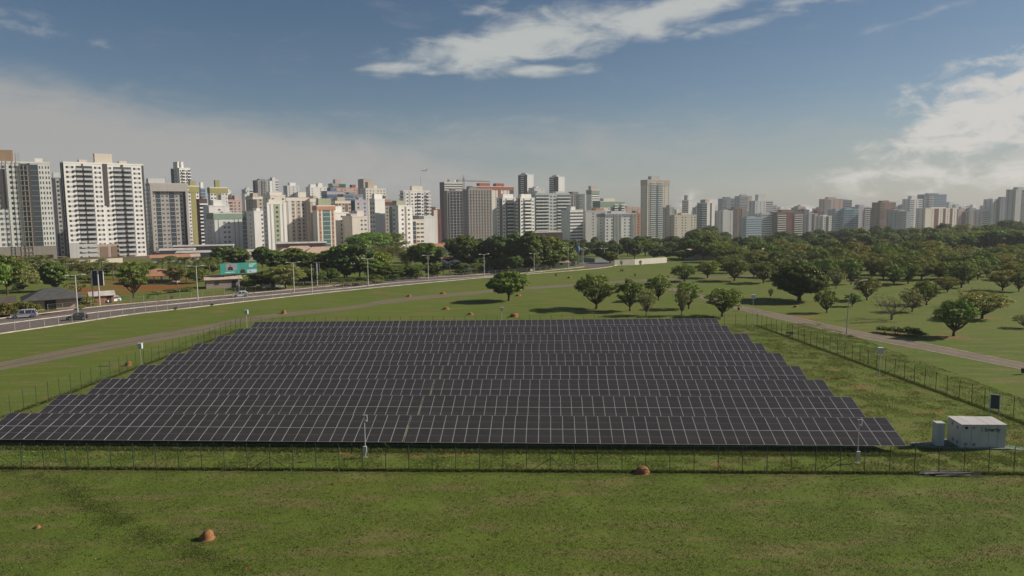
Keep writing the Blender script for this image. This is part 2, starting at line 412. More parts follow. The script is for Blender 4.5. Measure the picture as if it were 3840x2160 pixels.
def field_mat():
    m = new_mat('ploughed_field'); t = NT(m); g = t.n('ShaderNodeTexCoord'); v = g.outputs['Object']
    mp = t.n('ShaderNodeMapping'); t.l(v, mp.inputs[0]); mp.inputs['Rotation'].default_value = (0, 0, R(-32)); mp.inputs['Scale'].default_value = (.2, 1, 1)
    f = t.noise(mp.outputs[0], .16, 3, .5, .2); f2 = t.noise(v, 1.0, 5, .6)
    c_ = t.mix(t.ramp(f, .40, .54), (.245, .075, .028), (.125, .135, .03)); c_ = t.mix(t.ramp(f2, .5, .75, 0, .5), c_, (.07, .09, .02))
    t.out(t.bsdf(c_, .95, 0, .1).outputs[0]); return m
mb.poly([(p.x, p.y, .02) for p in pts]); tag(mb.build('ploughed_field', field_mat()), kind='structure')
# built-up earth and streets among the houses
def town_mat():
    m = new_mat('town_ground'); t = NT(m); g = t.n('ShaderNodeTexCoord'); v = g.outputs['Object']
    f = t.noise(v, .03, 5, .6); f2 = t.noise(v, .2, 5, .6)
    c_ = t.mix(t.ramp(f, .4, .55), (.22, .15, .10), (.10, .10, .04)); c_ = t.mix(t.ramp(f2, .5, .7, 0, .6), c_, (.16, .145, .13))
    t.out(t.bsdf(c_, .95, 0, .1).outputs[0]); return m
mb = MB(); yy = [385, 420, 500, 600, 750, 900, 1100]
for y in yy: mb.v += [(-.62 * y - 60, y, tz(y) + .12), (-.05 * y + 10, y, tz(y) + .12)]
for i in range(len(yy) - 1): mb.f.append((2 * i, 2 * i + 1, 2 * i + 3, 2 * i + 2)); mb.m.append(0)
tag(mb.build('town_ground', town_mat()), kind='structure')

# ================================================================== grass that stands up
def blades(name, pts, hgt, wid, mat, label, seed, lean=.5):
    rg = np.random.default_rng(seed); n = len(pts)
    a = rg.uniform(0, 2 * np.pi, n); h = hgt * rg.uniform(.5, 1.35, n); w = wid * rg.uniform(.6, 1.4, n)
    d = np.stack([np.cos(a), np.sin(a)], 1); la = rg.uniform(0, 2 * np.pi, n); ll = lean * h * rg.uniform(.2, 1, n)
    b0 = np.c_[pts[:, 0] - d[:, 0] * w, pts[:, 1] - d[:, 1] * w, np.full(n, -.01)]; b1 = np.c_[pts[:, 0] + d[:, 0] * w, pts[:, 1] + d[:, 1] * w, np.full(n, -.01)]
    tp = np.c_[pts[:, 0] + np.cos(la) * ll, pts[:, 1] + np.sin(la) * ll, h]
    V = np.stack([b0, b1, tp], 1).reshape(-1, 3)
    me = bpy.data.meshes.new(name); me.vertices.add(3 * n); me.vertices.foreach_set('co', V.ravel())
    me.loops.add(3 * n); me.loops.foreach_set('vertex_index', np.arange(3 * n)); me.polygons.add(n)
    me.polygons.foreach_set('loop_start', np.arange(0, 3 * n, 3)); me.polygons.foreach_set('loop_total', np.full(n, 3))
    me.materials.append(mat); me.update(); me.validate()
    o = link(name, me); tag(o, label, 'grass', kind='stuff'); return o
def patchy(pts, seed, sc, thr):
    rp = random.Random(int(seed * 10))
    keep = [mnoise.noise(Vector((p[0] * sc, p[1] * sc, seed))) + .45 * mnoise.noise(Vector((p[0] * sc * 3.3, p[1] * sc * 3.3, seed))) + rp.gauss(0, .32) > thr for p in pts]
    return pts[np.array(keep)]
rg = np.random.default_rng(5)
LAWN = leafm('lawn_blades', (.088, .120, .024), (.175, .178, .058), (.205, .165, .072), trans=.3, upn=.8, rnd=False)
WEED = leafm('weed_blades', (.100, .160, .022), (.205, .235, .048), (.20, .175, .065), trans=.3, upn=.8, rnd=False)
DARKG = leafm('dark_grass_blades', (.070, .108, .020), (.140, .160, .038), trans=.3, upn=.8, rnd=False)
FL, FR = at(0, 1756), at(3800, 1778)                       # base of the near fence
def front_y(x): return FL.y + (x - FL.x) * (FR.y - FL.y) / (FR.x - FL.x)
y = rg.uniform(40, 62.5, 260000); x = rg.uniform(-1, 1, 260000) * (y * .70 + 2); p = np.c_[x, y]; p = p[p[:, 1] < FL.y + (p[:, 0] - FL.x) * (FR.y - FL.y) / (FR.x - FL.x) - .25]
blades('lawn_grass', patchy(p, 1.3, .35, -.28), .055, .022, LAWN, 'short mown grass of the wide foreground lawn', 1)
ck = np.repeat(np.c_[rg.uniform(-44, 44, 2600), rg.uniform(42, 61.5, 2600)], 6, axis=0); ck = ck + rg.normal(0, .07, ck.shape); ck = ck[ck[:, 1] < 61.0 - (ck[:, 0] + 44) * .045]
blades('lawn_tufts', ck, .10, .03, WEED, 'scattered darker tufts standing out of the foreground lawn', 8, .8)
# taller dark band running down the lawn on the left
a, b = at(60, 1765), at(860, 2130); q = rg.uniform(-.1, 1.05, 13000); s = rg.normal(0, .85, 13000)
p = np.c_[a.x + (b.x - a.x) * q + s * .9 + .7 * np.sin(q * 7), a.y + (b.y - a.y) * q + s * .4]
p = patchy(p, 9.1, .5, -.1)
blades('long_grass', p, .09, .026, DARKG, 'darker band of longer grass running diagonally across the left foreground lawn', 2)
# rough growth inside the compound: strip before the first row, wedge on the right, strip on the left
x = rg.uniform(-50, 56, 90000); y = front_y(x) + rg.uniform(.1, 7.5, 90000)
x2 = rg.uniform(36.3, 58, 150000); y2 = rg.uniform(60, 137, 150000)
x3 = rg.uniform(-56, -46, 36000); y3 = rg.uniform(66, 137, 36000)
p = np.concatenate([np.c_[x, y], np.c_[x2, y2], np.c_[x3, y3]])
blades('weeds', patchy(p, 4.4, .55, .02), .10, .045, WEED, 'rough green weeds growing inside the fenced compound around the panels', 3, .7)
# tall tufts along fences and under the front row
def line_pts(a, b, n, s): q = rg.uniform(0, 1, n); return np.c_[a.x + (b.x - a.x) * q + rg.normal(0, s, n), a.y + (b.y - a.y) * q + rg.normal(0, s, n)]
CL_, CB_, CR_ = at(8, 1487.5, 2.3), at(900, 1191, 2.3), at(2840, 1176, 2.3); CF_ = at(3812, 1493.8, 2.3)
for v_ in (CL_, CB_, CR_, CF_): v_.z = 0
e0 = Vector((FL.x - 12, front_y(FL.x - 12), 0)); e1 = Vector((FR.x + 14, front_y(FR.x + 14), 0))
r1 = Vector((-49, 68.2, 0)); r2 = Vector((36, 63.6, 0))
p = np.concatenate([line_pts(e0, e1, 26000, .13), line_pts(CF_ + (CF_ - CR_) * .25, CR_, 14000, .18), line_pts(CL_, CB_, 7000, .2), line_pts(r1 - Vector((0, .7, 0)), r2 - Vector((0, .7, 0)), 15000, .3)])
blades('fence_line_grass', p, .19, .045, DARKG, 'tall uncut tufts along the foot of the wire fences', 4, .6)

# ================================================================== the solar array
TILT = R(17.0); LP, ZT = 2.28, 1.96
def panel_mat():
    m = new_mat('solar_cells'); t = NT(m); g = t.n('ShaderNodeTexCoord'); s = t.n('ShaderNodeSeparateXYZ'); t.l(g.outputs['Object'], s.inputs[0])
    def lines(o, per, w): return t.math('GREATER_THAN', t.math('ABSOLUTE', t.math('SUBTRACT', t.math('FRACT', t.math('ADD', t.math('MULTIPLY', o, 1 / per), 20.0)), .5)), .5 - w)
    oi = t.n('ShaderNodeObjectInfo')
    c_ = t.mix(oi.outputs['Random'], (.031, .028, .027), (.038, .035, .035))
    c_ = t.mix(t.math('MULTIPLY', lines(s.outputs[0], .1093, .10), .5), c_, (.075, .070, .068))
    c_ = t.mix(t.math('MULTIPLY', lines(s.outputs[1], .0925, .035), .4), c_, (.06, .06, .06))
    c_ = t.mix(t.math('LESS_THAN', t.math('ABSOLUTE', s.outputs[1]), .011), c_, (.22, .22, .22))
    dust = t.noise(g.outputs['Object'], 1.3, 4); c_ = t.mix(t.ramp(dust, .3, .8, .02, .13), c_, (.13, .105, .08))
    t.out(t.bsdf(c_, .26, 0, .25).outputs[0]); return m
M_CELL = panel_mat(); M_ALU = paint((.42, .405, .40), .45, .15, .4, .1, .3); M_STEEL = paint((.30, .31, .32), .5, .6, .4, .15, .5); M_UNDER = paint((.10, .10, .11), .8)
mb = MB(); w, l, fr, th = 1.124, LP - .008, .022, .035
mb.box(-w / 2 + fr, w / 2 - fr, -l / 2 + fr, l / 2 - fr, -.022, -.004, 0)
ME_PANEL = mb.mesh('panel', M_CELL); mb = MB()
for a in ((-w / 2, -w / 2 + fr, -l / 2, l / 2), (w / 2 - fr, w / 2, -l / 2, l / 2), (-w / 2 + fr, w / 2 - fr, -l / 2, -l / 2 + fr), (-w / 2 + fr, w / 2 - fr, l / 2 - fr, l / 2)):
    mb.box(*a, -th, 0)
ME_FRAME = mb.mesh('frame', M_ALU)
ROWS = [(35.4, 1548.2, 3321, 1565.3), (225.5, 1478.2, 3192, 1487.8), (387.6, 1419.3, 3087.7, 1424.2), (527.4, 1367.9, 2997, 1372.5), (641, 1324.6, 2926, 1323.8), (734, 1288, 2856.6, 1286.5), (820, 1258.6, 2802, 1250.7), (894.5, 1231.4, 2727, 1221), (956, 1207, 2687, 1193.5)]
GAPS = [[1543], [1590], [1630], [1663], [1691], [1711], [1734], [1470, 2491], [1501, 2465]]
def gline(a, b, px):
    """parameter along a-b where it crosses photo column px"""
    lo, hi = 0., 1.
    for _ in range(30):
        f = (lo + hi) / 2; q = a.lerp(b, f) - Vector((0, 0, CH)); xx = 1920 + F * q.dot(rt) / q.dot(fw)
        if xx < px: lo = f
        else: hi = f
    return lo
PN, RN = ['left', 'right'], ['nearest', 'second nearest', 'third nearest', 'fourth nearest', 'fifth', 'sixth', 'seventh', 'second farthest', 'farthest']
ct, st_ = math.cos(TILT), math.sin(TILT)
post_me = {}
for ri, (r, gp) in enumerate(zip(ROWS, GAPS)):
    A, B = at(r[0], r[1], ZT), at(r[2], r[3], ZT); u = (B - A); L = u.length; u.normalize(); rz = math.atan2(u.y, u.x)
    cuts = [0.] + [gline(A, B, g) * L for g in gp] + [L]
    for si in range(len(cuts) - 1):
        s0 = cuts[si] + (.05 if si else 0); s1 = cuts[si + 1] - (.05 if si < len(cuts) - 2 else 0)
        n = round((s1 - s0) / 1.145); pt = (s1 - s0) / n
        nm = (PN[si] if len(cuts) == 3 else ['left', 'middle', 'right'][si])
        root = empty('solar_table', (A.x + u.x * s0, A.y + u.y * s0, 0), rz, '%s section of dark tilted solar panels in the %s row from the camera' % (nm, RN[ri]) if ri < 4 or ri > 6 else '%s section of dark tilted solar panels in the %s row counted from the camera' % (nm, RN[ri]), 'solar array', 'solar panel tables in rows')
        for k in range(n):
            for s in (.5, 1.5):
                d = LP * s + (.02 if s > 1 else 0)
                o = link('panel', ME_PANEL, root, ((k + .5) * pt, -d * ct, ZT - d * st_)); o.rotation_euler = (TILT + rg.normal(0, .006), rg.normal(0, .005), 0); o.scale = (pt / 1.145 * 1.004, 1, 1); link('frame', ME_FRAME, o)
        W_ = s1 - s0
        for d in (.5, 1.75, 2.85, 4.1):
            mb = MB(); mb.box(.02, W_ - .02, -.03, .03, -.075, 0); o = mb.build('rail', M_STEEL, root, loc=(0, -d * ct, ZT - d * st_ - .045)); o.rotation_euler = (TILT, 0, 0)
        np_ = max(3, int(W_ / 4.2)); mb = MB()
        for k in range(np_ + 1):
            xx = .6 + (W_ - 1.2) * k / np_
            for d in (.9, 3.7):
                zz = ZT - d * st_ - .12; key = round(zz, 2)
                if key not in post_me:
                    q = MB(); q.tube([(0, 0, 0), (0, 0, zz)], .05, 6); post_me[key] = q.mesh('post', M_STEEL)
                link('post', post_me[key], root, (xx, -d * ct, 0))

# ================================================================== fences
M_FGREEN = paint((.025, .062, .038), .6, var=.3); M_FWIRE = paint((.06, .12, .075), .6); M_CONC = paint((.42, .40, .36), .9, var=.25, scale=2.)
def fence(name, label, pa, pb, spacing, h, rad, mat, wmat, wires, brace_every=0, vert=0., wr=.004):
    pa, pb = Vector(pa), Vector(pb); u = pb - pa; u.z = 0; L = u.length; rz = math.atan2(u.y, u.x)
    root = empty(name, (pa.x, pa.y, 0), rz, label, 'fence'); n = max(1, round(L / spacing)); st = L / n
    q = MB(); q.tube([(0, 0, -.05), (0, 0, h)], rad, 6); me = q.mesh('post', mat)
    q = MB(); q.box(-.14, .14, -.14, .14, -.03, .05); mf = q.mesh('post_footing', M_CONC)
    rr = random.Random(len(label))
    for k in range(n + 1):
        o = link('post', me, root, (k * st, 0, 0)); o.rotation_euler = (rr.gauss(0, .012), rr.gauss(0, .012), 0)
        if mat is M_FGREEN and k % 3 == 0: link('post_footing', mf, root, (k * st, 0, 0))
        if brace_every and k % brace_every == brace_every // 2:
            for s in (-1, 1):
                q = MB(); q.tube([(k * st, .0, h * .5), (k * st + s * 1.75, -.02, 0)], .025, 5); q.build('brace', mat, root)
    q = MB()
    for i in range(wires):
        z = .08 + (h - .16) * i / (wires - 1); wd = wr * (2.2 if i == wires - 1 else 1)
        q.box(0, L, .03 - wd, .03 + wd, z - wd, z + wd)
    if vert:
        k = vert
        while k < L: q.box(k - wr, k + wr, .03 - wr, .03 + wr, .05, h - .05); k += vert
    q.build('wire_mesh', wmat, root); return root
fence('wire_fence', 'green post and wire fence along the front of the panels, nearest the camera', e0, e1, 2.0, 2.3, .031, M_FGREEN, M_FWIRE, 9, 12, .6, .0028)
fence('wire_fence', 'green post and wire fence along the left end of the panel rows', CL_ + (CL_ - CB_) * .22, CB_, 2.0, 2.3, .031, M_FGREEN, M_FWIRE, 9, 10, .6, .0028)
fence('wire_fence', 'green post and wire fence behind the farthest panel row', CB_, CR_, 2.0, 2.3, .031, M_FGREEN, M_FWIRE, 8, 0, .8, .0028)
fence('wire_fence', 'green post and wire fence on the right beside the paved path', CR_, CF_ + (CF_ - CR_) * .22, 2.0, 2.3, .031, M_FGREEN, M_FWIRE, 9, 14, .6, .0028)
M_FPALE = paint((.36, .33, .29), .9, var=.2); M_FW2 = paint((.3, .3, .28), .8)
rl_ = offset(near_k, .5); rs = resamp(rl_, 9)
NMS = ['at the far left', 'beside the dark car', 'below the shack', 'below the white car', 'below the billboard', 'left of the lone tree', 'behind the lone tree', 'where the road bends']
for i in range(7):
    fence('road_fence', 'pale concrete post fence along the near road kerb, %s of seven stretches from the left' % ordn(i + 1), rs[i], rs[i + 1], 2.6, 2.1, .055, M_FPALE, M_FW2, 7, 0, 0, .006)
rs = resamp(offset(far_k, 3.0), 8)
for i in range(2, 6):
    fence('road_fence', 'pale concrete post fence on the far side of the road, %s of four stretches' % ordn(i - 1), rs[i], rs[i + 1], 3.0, 1.6, .045, M_FPALE, M_FW2, 5, 0, 0, .006)

# ================================================================== compound furniture
M_WHITE = paint((.50, .50, .49), .5, var=.08); M_BOX = paint((.55, .56, .56), .5, var=.08)
def cctv(px, py, ptop, label, box=True, side=1):
    p = at(px, py); h = (py - ptop) * p.y / F * 1.02; root = empty('camera_post', p, 0, label, 'camera post', 'slim posts with white boxes around the compound')
    q = MB(); q.tube([(0, 0, .04), (0, 0, h)], .038, 8); q.build('pole', M_WHITE, root)
    q = MB(); q.box(-.2, .2, -.2, .2, -.02, .05); q.build('base', paint((.20, .25, .18), .9), root)
    if box:
        q = MB(); q.box(-.28, .30, -.2, .2, h - .75, h); q.box(-.33, .35, -.25, .25, h, h + .05); q.build('equipment_box', M_BOX, root)
    else:
        q = MB(); q.tube([(-.16, 0, h), (.24, 0, h), (.24, 0, h - .42), (.16, 0, h - .48)], .04, 6); q.build('arm', M_WHITE, root)
        q = MB(); q.box(.06, .24, -.09, .09, h - .58, h - .47); q.build('camera_housing', M_WHITE, root)
        q = MB(); q.box(-.15, .15, -.20, -.04, .5, 1.08); q.build('control_box', M_BOX, root)
cctv(1371, 1716, 1551, 'white post with bent camera arm standing before the nearest panel row', False)
cctv(3215, 1737, 1567, 'white post with bent camera arm before the right end of the nearest row', False)
cctv(530, 1367, 1287, 'white box on a slim post by the left fence, beside the sixth row')
cctv(927, 1240, 1163, 'white box on a slim post by the far left corner of the compound')
cctv(2822, 1225, 1106, 'tall post with a bright white box at the far right fence corner')
cctv(3297, 1410, 1303, 'post with stacked grey boxes midway along the right fence')
cctv(1882, 1200, 1153, 'small post with a grey box behind the middle of the farthest row')

# inverter cabin and cabinet
M_CAB = paint((.50, .50, .48), .55, var=.1, scale=.8); M_CABROOF = paint((.50, .47, .45), .55, var=.08); M_GREENPAD = paint((.17, .22, .17), .9, var=.25); M_DK = paint((.02, .022, .024), .6); M_LOGO = paint((.05, .40, .17), .5); M_JOINT = paint((.22, .23, .24), .7)
c0 = at(3602, 1683); c1 = at(3771, 1684)
W = (c1 - c0).length; rz = math.atan2((c1 - c0).y, (c1 - c0).x)
cab = empty('inverter_cabin', c0, rz, 'pale grey steel cabin marked Smartly beside the front panel row', 'cabin')
Hc, Dc, wl = 2.2, 2.3, W * .42
q = MB(); q.box(0, wl, 0, Dc, .12, Hc); q.box(wl + .003, W, .10, Dc - .2, .12, Hc - .02); q.build('body', M_CAB, cab)
q = MB(); q.box(-.25, W + .3, -.25, Dc + .2, -.03, .115); q.build('plinth', M_GREENPAD, cab)
nr = 5
for k in range(nr):
    xa = -.06 + (W + .12) * k / nr; xb = -.06 + (W + .12) * (k + 1) / nr - .035; hi = Hc + .02 if k < 2 else Hc - .01; y0 = -.08 if k < 2 else .03
    q = MB(); q.hexa([(xa, y0, hi), (xb, y0, hi), (xb, Dc + .05, hi + .10), (xa, Dc + .05, hi + .10), (xa, y0, hi + .06), (xb, y0, hi + .06), (xb, Dc + .05, hi + .16), (xa, Dc + .05, hi + .16)]); q.build('roof_panel', M_CABROOF, cab)
for k in (.22, .42, .62, .82):
    q = MB(); xx = W * k; yf = -.004 if xx < wl else .096
    q.box(xx - .008, xx + .008, yf - .012, yf + .02, .2, Hc - .12); q.build('door_seam', M_JOINT, cab)
for (xx, zz, s_) in ((.42, 1.95, .11), (1.05, 1.95, .10), (.42, .45, .13), (1.15, .40, .13)):
    q = MB(); q.box(xx - s_, xx + s_, -.03, .01, zz - s_, zz + s_); q.build('vent', M_DK if (xx, zz) == (.42, 1.95) else M_JOINT, cab)
for (yy_, zz) in ((.7, 1.8), (1.5, 1.95), (1.3, .5), (.6, .45)):
    q = MB(); q.box(-.03, .01, yy_ - .12, yy_ + .12, zz - .14, zz + .14); q.build('vent', M_JOINT, cab)
def text_mesh(s, size, mat):
    cu = bpy.data.curves.new('t', 'FONT'); cu.body = s; cu.size = size; cu.extrude = .006; cu.offset = .008; cu.resolution_u = 3
    ob = bpy.data.objects.new('t', cu); col.objects.link(ob)
    me = bpy.data.meshes.new_from_object(ob.evaluated_get(bpy.context.evaluated_depsgraph_get())); bpy.data.objects.remove(ob); bpy.data.curves.remove(cu)
    me.materials.clear(); me.materials.append(mat); return me
t_ = link('lettering', text_mesh('Smartly', .50, M_DK), cab, (wl + .40, .09, Hc - .60)); t_.rotation_euler = (R(90), 0, 0); t_.scale = (.92, 1, 1)
q = MB(); zc = Hc - .42
for j, (dx, dz) in enumerate(((.0, .10), (.0, -.06))):
    s_ = 1 if j == 0 else -1
    q.tube([(wl + .18 + s_ * .09, .088, zc + dz + .06 * s_), (wl + .18 - s_ * .02, .088, zc + dz + .09 * s_), (wl + .18 - s_ * .10, .088, zc + dz + .02 * s_), (wl + .18, .088, zc + dz - .04 * s_)], .032, 6)
q.build('logo', M_LOGO, cab)
p = at(3517, 1670); cb = empty('switch_cabinet', p, rz, 'tall narrow grey cabinet standing left of the cabin', 'cabinet')
q = MB(); q.box(-.36, .36, -.35, .40, .05, 2.15); q.build('body', M_CAB, cb); q = MB(); q.box(-.39, .39, -.38, .43, 2.152, 2.2); q.build('roof_panel', M_CABROOF, cb)
q = MB(); q.box(-.006, .006, -.362, -.34, .15, 2.1); q.build('door_seam', M_JOINT, cb)
q = MB(); pts = [at(*z) for z in ((3395, 1672), (3420, 1660), (3560, 1655), (3620, 1684), (3580, 1690), (3480, 1676))]; q.poly([(v.x, v.y, .03) for v in pts]); tag(q.build('concrete_pad', M_GREENPAD), kind='structure')
q = MB(); pts = [at(*z) for z in ((3775, 1668), (3850, 1680), (3850, 1692), (3780, 1682))]; q.poly([(v.x, v.y, .03) for v in pts]); tag(q.build('concrete_pad', M_GREENPAD), kind='structure')
# upright sign plate by the right fence
p = at(3728, 1560); sg = empty('back_to_camera_panel', p, -.55, 'upright dark panel in a pale frame beside the right fence', 'panel')
hh = .8
for xx in (-.42, .42):
    q = MB(); q.box(xx - .04, xx + .04, -.04, .04, -.05, 2.35); q.build('post', M_BOX, sg)
q = MB(); q.box(-.38, .38, -.03, .01, hh, 2.25); q.build('board', paint((.03, .045, .06), .4), sg)
for z0, z1 in ((hh - .05, hh), (2.25, 2.30)):
    q = MB(); q.box(-.38, .38, -.045, .03, z0, z1); q.build('frame_bar', M_BOX, sg)
# heap of rails lying in the grass
pa, pb = at(3440, 1781), at(3692, 1781); u = pb - pa
hp = empty('pipe_pile', pa.lerp(pb, .5), math.atan2(u.y, u.x), 'heap of pale and dark metal rails lying along the front fence', 'pile'); rr = random.Random(3)
for k in range(22):
    ln = rr.uniform(2.5, 4.4); cx_, cy_, z = rr.uniform(-.9, .9), rr.uniform(-.42, .35), .03 + .05 * rr.randint(0, 3); a = rr.gauss(0, .05)
    q = MB(); q.tube([(cx_ - ln / 2, cy_ - a * ln / 2, z), (cx_ + ln / 2, cy_ + a * ln / 2, z + rr.uniform(0, .03))], .035, 5)
    q.build('rail', [paint((.68, .62, .58), .5), M_DK, M_STEEL, paint((.50, .36, .28), .8)][rr.choice((0, 0, 1, 1, 2, 3))], hp)
# termite mounds
M_TERM = asphalt('termite_earth', (.20, .095, .042), (.30, .145, .065), 5.)
def mound(px, py, wpx, hpx, label, seed):
    p = G(px, py); s = wpx * p.y / F / 2; h = hpx * p.y / F; q = MB(); n = 14; rr = random.Random(seed)
    prof = [(1.45, -.02), (1.15, .06), (1.0, .2), (.97, .42), (.86, .66), (.66, .85), (.36, .97), (.06, 1.0)]
    q.lathe([(r_ * s, z * h) for r_, z in prof], n)
    q.v = [(x_ * (1 + .34 * mnoise.noise(Vector((x_ * 3 / s, y_ * 3 / s, z_ * 3 / h + seed)))) + .18 * z_, y_ * (1 + .2 * mnoise.noise(Vector((y_ * 3 / s, seed, x_ * 3 / s)))), z_ * (1 + .12 * mnoise.noise(Vector((x_ * 4 / s, seed, 0))))) for x_, y_, z_ in q.v]
    tag(q.build('termite_mound', M_TERM, None, True, p), label, 'termite mound', 'termite mounds')
mound(775, 2020, 48, 34, 'large orange termite mound on the left foreground lawn', 1)
mound(2407, 1772, 52, 24, 'rounded orange termite mound touching the front fence', 2)
mound(141, 1979, 20, 10, 'tiny low termite mound at the left of the foreground lawn', 3)
mound(480, 1372, 22, 18, 'pale orange termite mound against the left fence', 4)
mound(1063, 1176, 18, 14, 'orange termite mound beside the path, below the billboard', 5)
mound(1534, 1113, 16, 9, 'small earth mound between road and path, left of the lone tree', 6)
mound(1672, 1160, 22, 9, 'ragged reddish earth mound below the long tree shadow', 7)
mound(1763, 1180, 20, 9, 'low red earth mound just behind the farthest panel row', 8)
mound(1927, 1188, 30, 14, 'reddish earth mound right of the small grey box post', 9)
mound(1943, 1110, 20, 7, 'small earth mound right of the lone tree trunk', 10)
mound(2983, 1152, 16, 7, 'small brown earth mound under the big dome tree', 11)
mound(1660, 1102, 20, 7, 'flat earth mound on the lawn behind the path', 12)
mound(2135, 1043, 14, 7, 'small red earth mound between path and far road', 13)
# ================================================================== trees
L_MANGO = leafm('mango_leaves', (0.076, 0.143, 0.021), (0.212, 0.279, 0.041), (0.285, 0.294, 0.056))
L_DENSE = leafm('dense_leaves', (0.062, 0.116, 0.021), (0.172, 0.235, 0.039))
L_BRIGHT = leafm('bright_leaves', (0.088, 0.163, 0.020), (0.216, 0.291, 0.038))
L_OLIVE = leafm('olive_leaves', (0.138, 0.172, 0.046), (0.289, 0.298, 0.084))
L_RUST = leafm('rusty_tipped_leaves', (0.114, 0.156, 0.028), (0.265, 0.273, 0.051), (0.432, 0.273, 0.069))
L_DARK = leafm('dark_leaves', (0.065, 0.126, 0.032), (0.173, 0.242, 0.055))
L_YELL = leafm('yellow_green_leaves', (0.121, 0.138, 0.021), (0.241, 0.224, 0.040))
L_SILV = leafm('silver_fronds', (0.115, 0.155, 0.144), (0.230, 0.270, 0.253))
BARK = paint((.085, .062, .045), .95, var=.35, scale=1.5); BARK2 = paint((.17, .14, .115), .95, var=.3, scale=1.5)
def leaves(name, C, Nn, size, mat, rg, aspect=.55):
    n = len(C); Nn = Nn / (np.linalg.norm(Nn, axis=1, keepdims=True) + 1e-6)
    t = rg.normal(size=(n, 3)); a = np.cross(Nn, t); a /= np.linalg.norm(a, axis=1, keepdims=True) + 1e-6; b = np.cross(Nn, a)
    s = (size * rg.uniform(.6, 1.4, n))[:, None]
    V = np.stack([C - a * s, C - b * s * aspect, C + a * s, C + b * s * aspect], 1).reshape(-1, 3)
    me = bpy.data.meshes.new(name); me.vertices.add(4 * n); me.vertices.foreach_set('co', V.ravel())
    me.loops.add(4 * n); me.loops.foreach_set('vertex_index', np.arange(4 * n)); me.polygons.add(n)
    me.polygons.foreach_set('loop_start', np.arange(0, 4 * n, 4)); me.polygons.foreach_set('loop_total', np.full(n, 4))
    me.materials.append(mat); me.update(); me.validate(); return me
def sph(rg, n):
    v = rg.normal(size=(n, 3)); return v / np.linalg.norm(v, axis=1, keepdims=True)
def clump_leaves(cl, rad, per, rg, centre):
    C, Nn = [], []
    for c_, r_ in zip(cl, rad):
        k = max(6, int(per * (r_ / np.mean(rad)) ** 2)); d = sph(rg, k); d[:, 2] = np.where(d[:, 2] < -.25, -d[:, 2] * .6, d[:, 2]); d /= np.linalg.norm(d, axis=1, keepdims=True)
        rr = r_ * rg.uniform(.62, 1.08, k)[:, None]
        C.append(c_ + d * rr * np.array([1, 1, .8])); Nn.append(d * .9 + sph(rg, k) * .75 + np.array([0, 0, .35]))
    return np.concatenate(C), np.concatenate(Nn)
def limbs(mb, base, ends, r0, rg, wob=.12):
    for e in ends:
        d = e - base; m1 = base + d * .38 + np.array([0, 0, -.04]) * np.linalg.norm(d) + rg.normal(0, wob, 3); m2 = base + d * .72 + rg.normal(0, wob, 3)
        mb.tube([tuple(base), tuple(m1), tuple(m2), tuple(e)], [r0, r0 * .7, r0 * .42, r0 * .16], 5, cap=False)
def gen_round(seed, H, W, zb, fork, mat, ncl, per, leaf, rcl=.17, bark=BARK, flat=1.0, hollow=.55, vase=0., nl=9, tr=.03, fill=.6):
    rg = np.random.default_rng(seed); cz = (zb + 1) / 2 * H; rz_ = (1 - zb) / 2 * H
    cl, rad = [], []
    tries = 0
    while len(cl) < ncl and tries < 4000:
        tries += 1
        d = sph(rg, 1)[0]; q = hollow + (1 - hollow) * rg.uniform() ** .5; r_ = rcl * W * rg.uniform(.65, 1.25)
        p = d * q * np.array([W / 2 - r_ * .7, W / 2 - r_ * .7, (rz_ - r_ * .6) * flat]); p[2] += cz
        if vase:
            hr = math.hypot(p[0], p[1]) / (W / 2); lim = H * (fork + .05 + vase * hr ** 1.3)          # V-shaped underside
            if p[2] - r_ * .5 < lim: continue
        if any(np.linalg.norm(p - c_) < .52 * (r_ + r2) for c_, r2 in zip(cl, rad)): continue
        cl.append(p); rad.append(r_)
    cl = np.array(cl); rad = np.array(rad)
    C, Nn = clump_leaves(cl, rad, per, rg, np.array([0, 0, cz]))
    crown = leaves('crown', C, Nn, leaf, mat, rg)
    mb = MB(); base = np.array([0, 0, fork * H]); r0 = tr * H
    mb.tube([(0, 0, -.1), (rg.normal(0, .05), rg.normal(0, .05), fork * H * .5), tuple(base)], [r0 * 1.35, r0, r0 * .95], 7, cap=False)
    order = np.argsort([math.hypot(*p[:2]) * .3 + p[2] for p in cl]); ends = [cl[i] for i in order[:: max(1, len(cl) // nl)]]
    limbs(mb, base, ends, r0 * .62, rg, .04 * W / 4)
    return mb.mesh('trunk', bark, True), crown, H, W
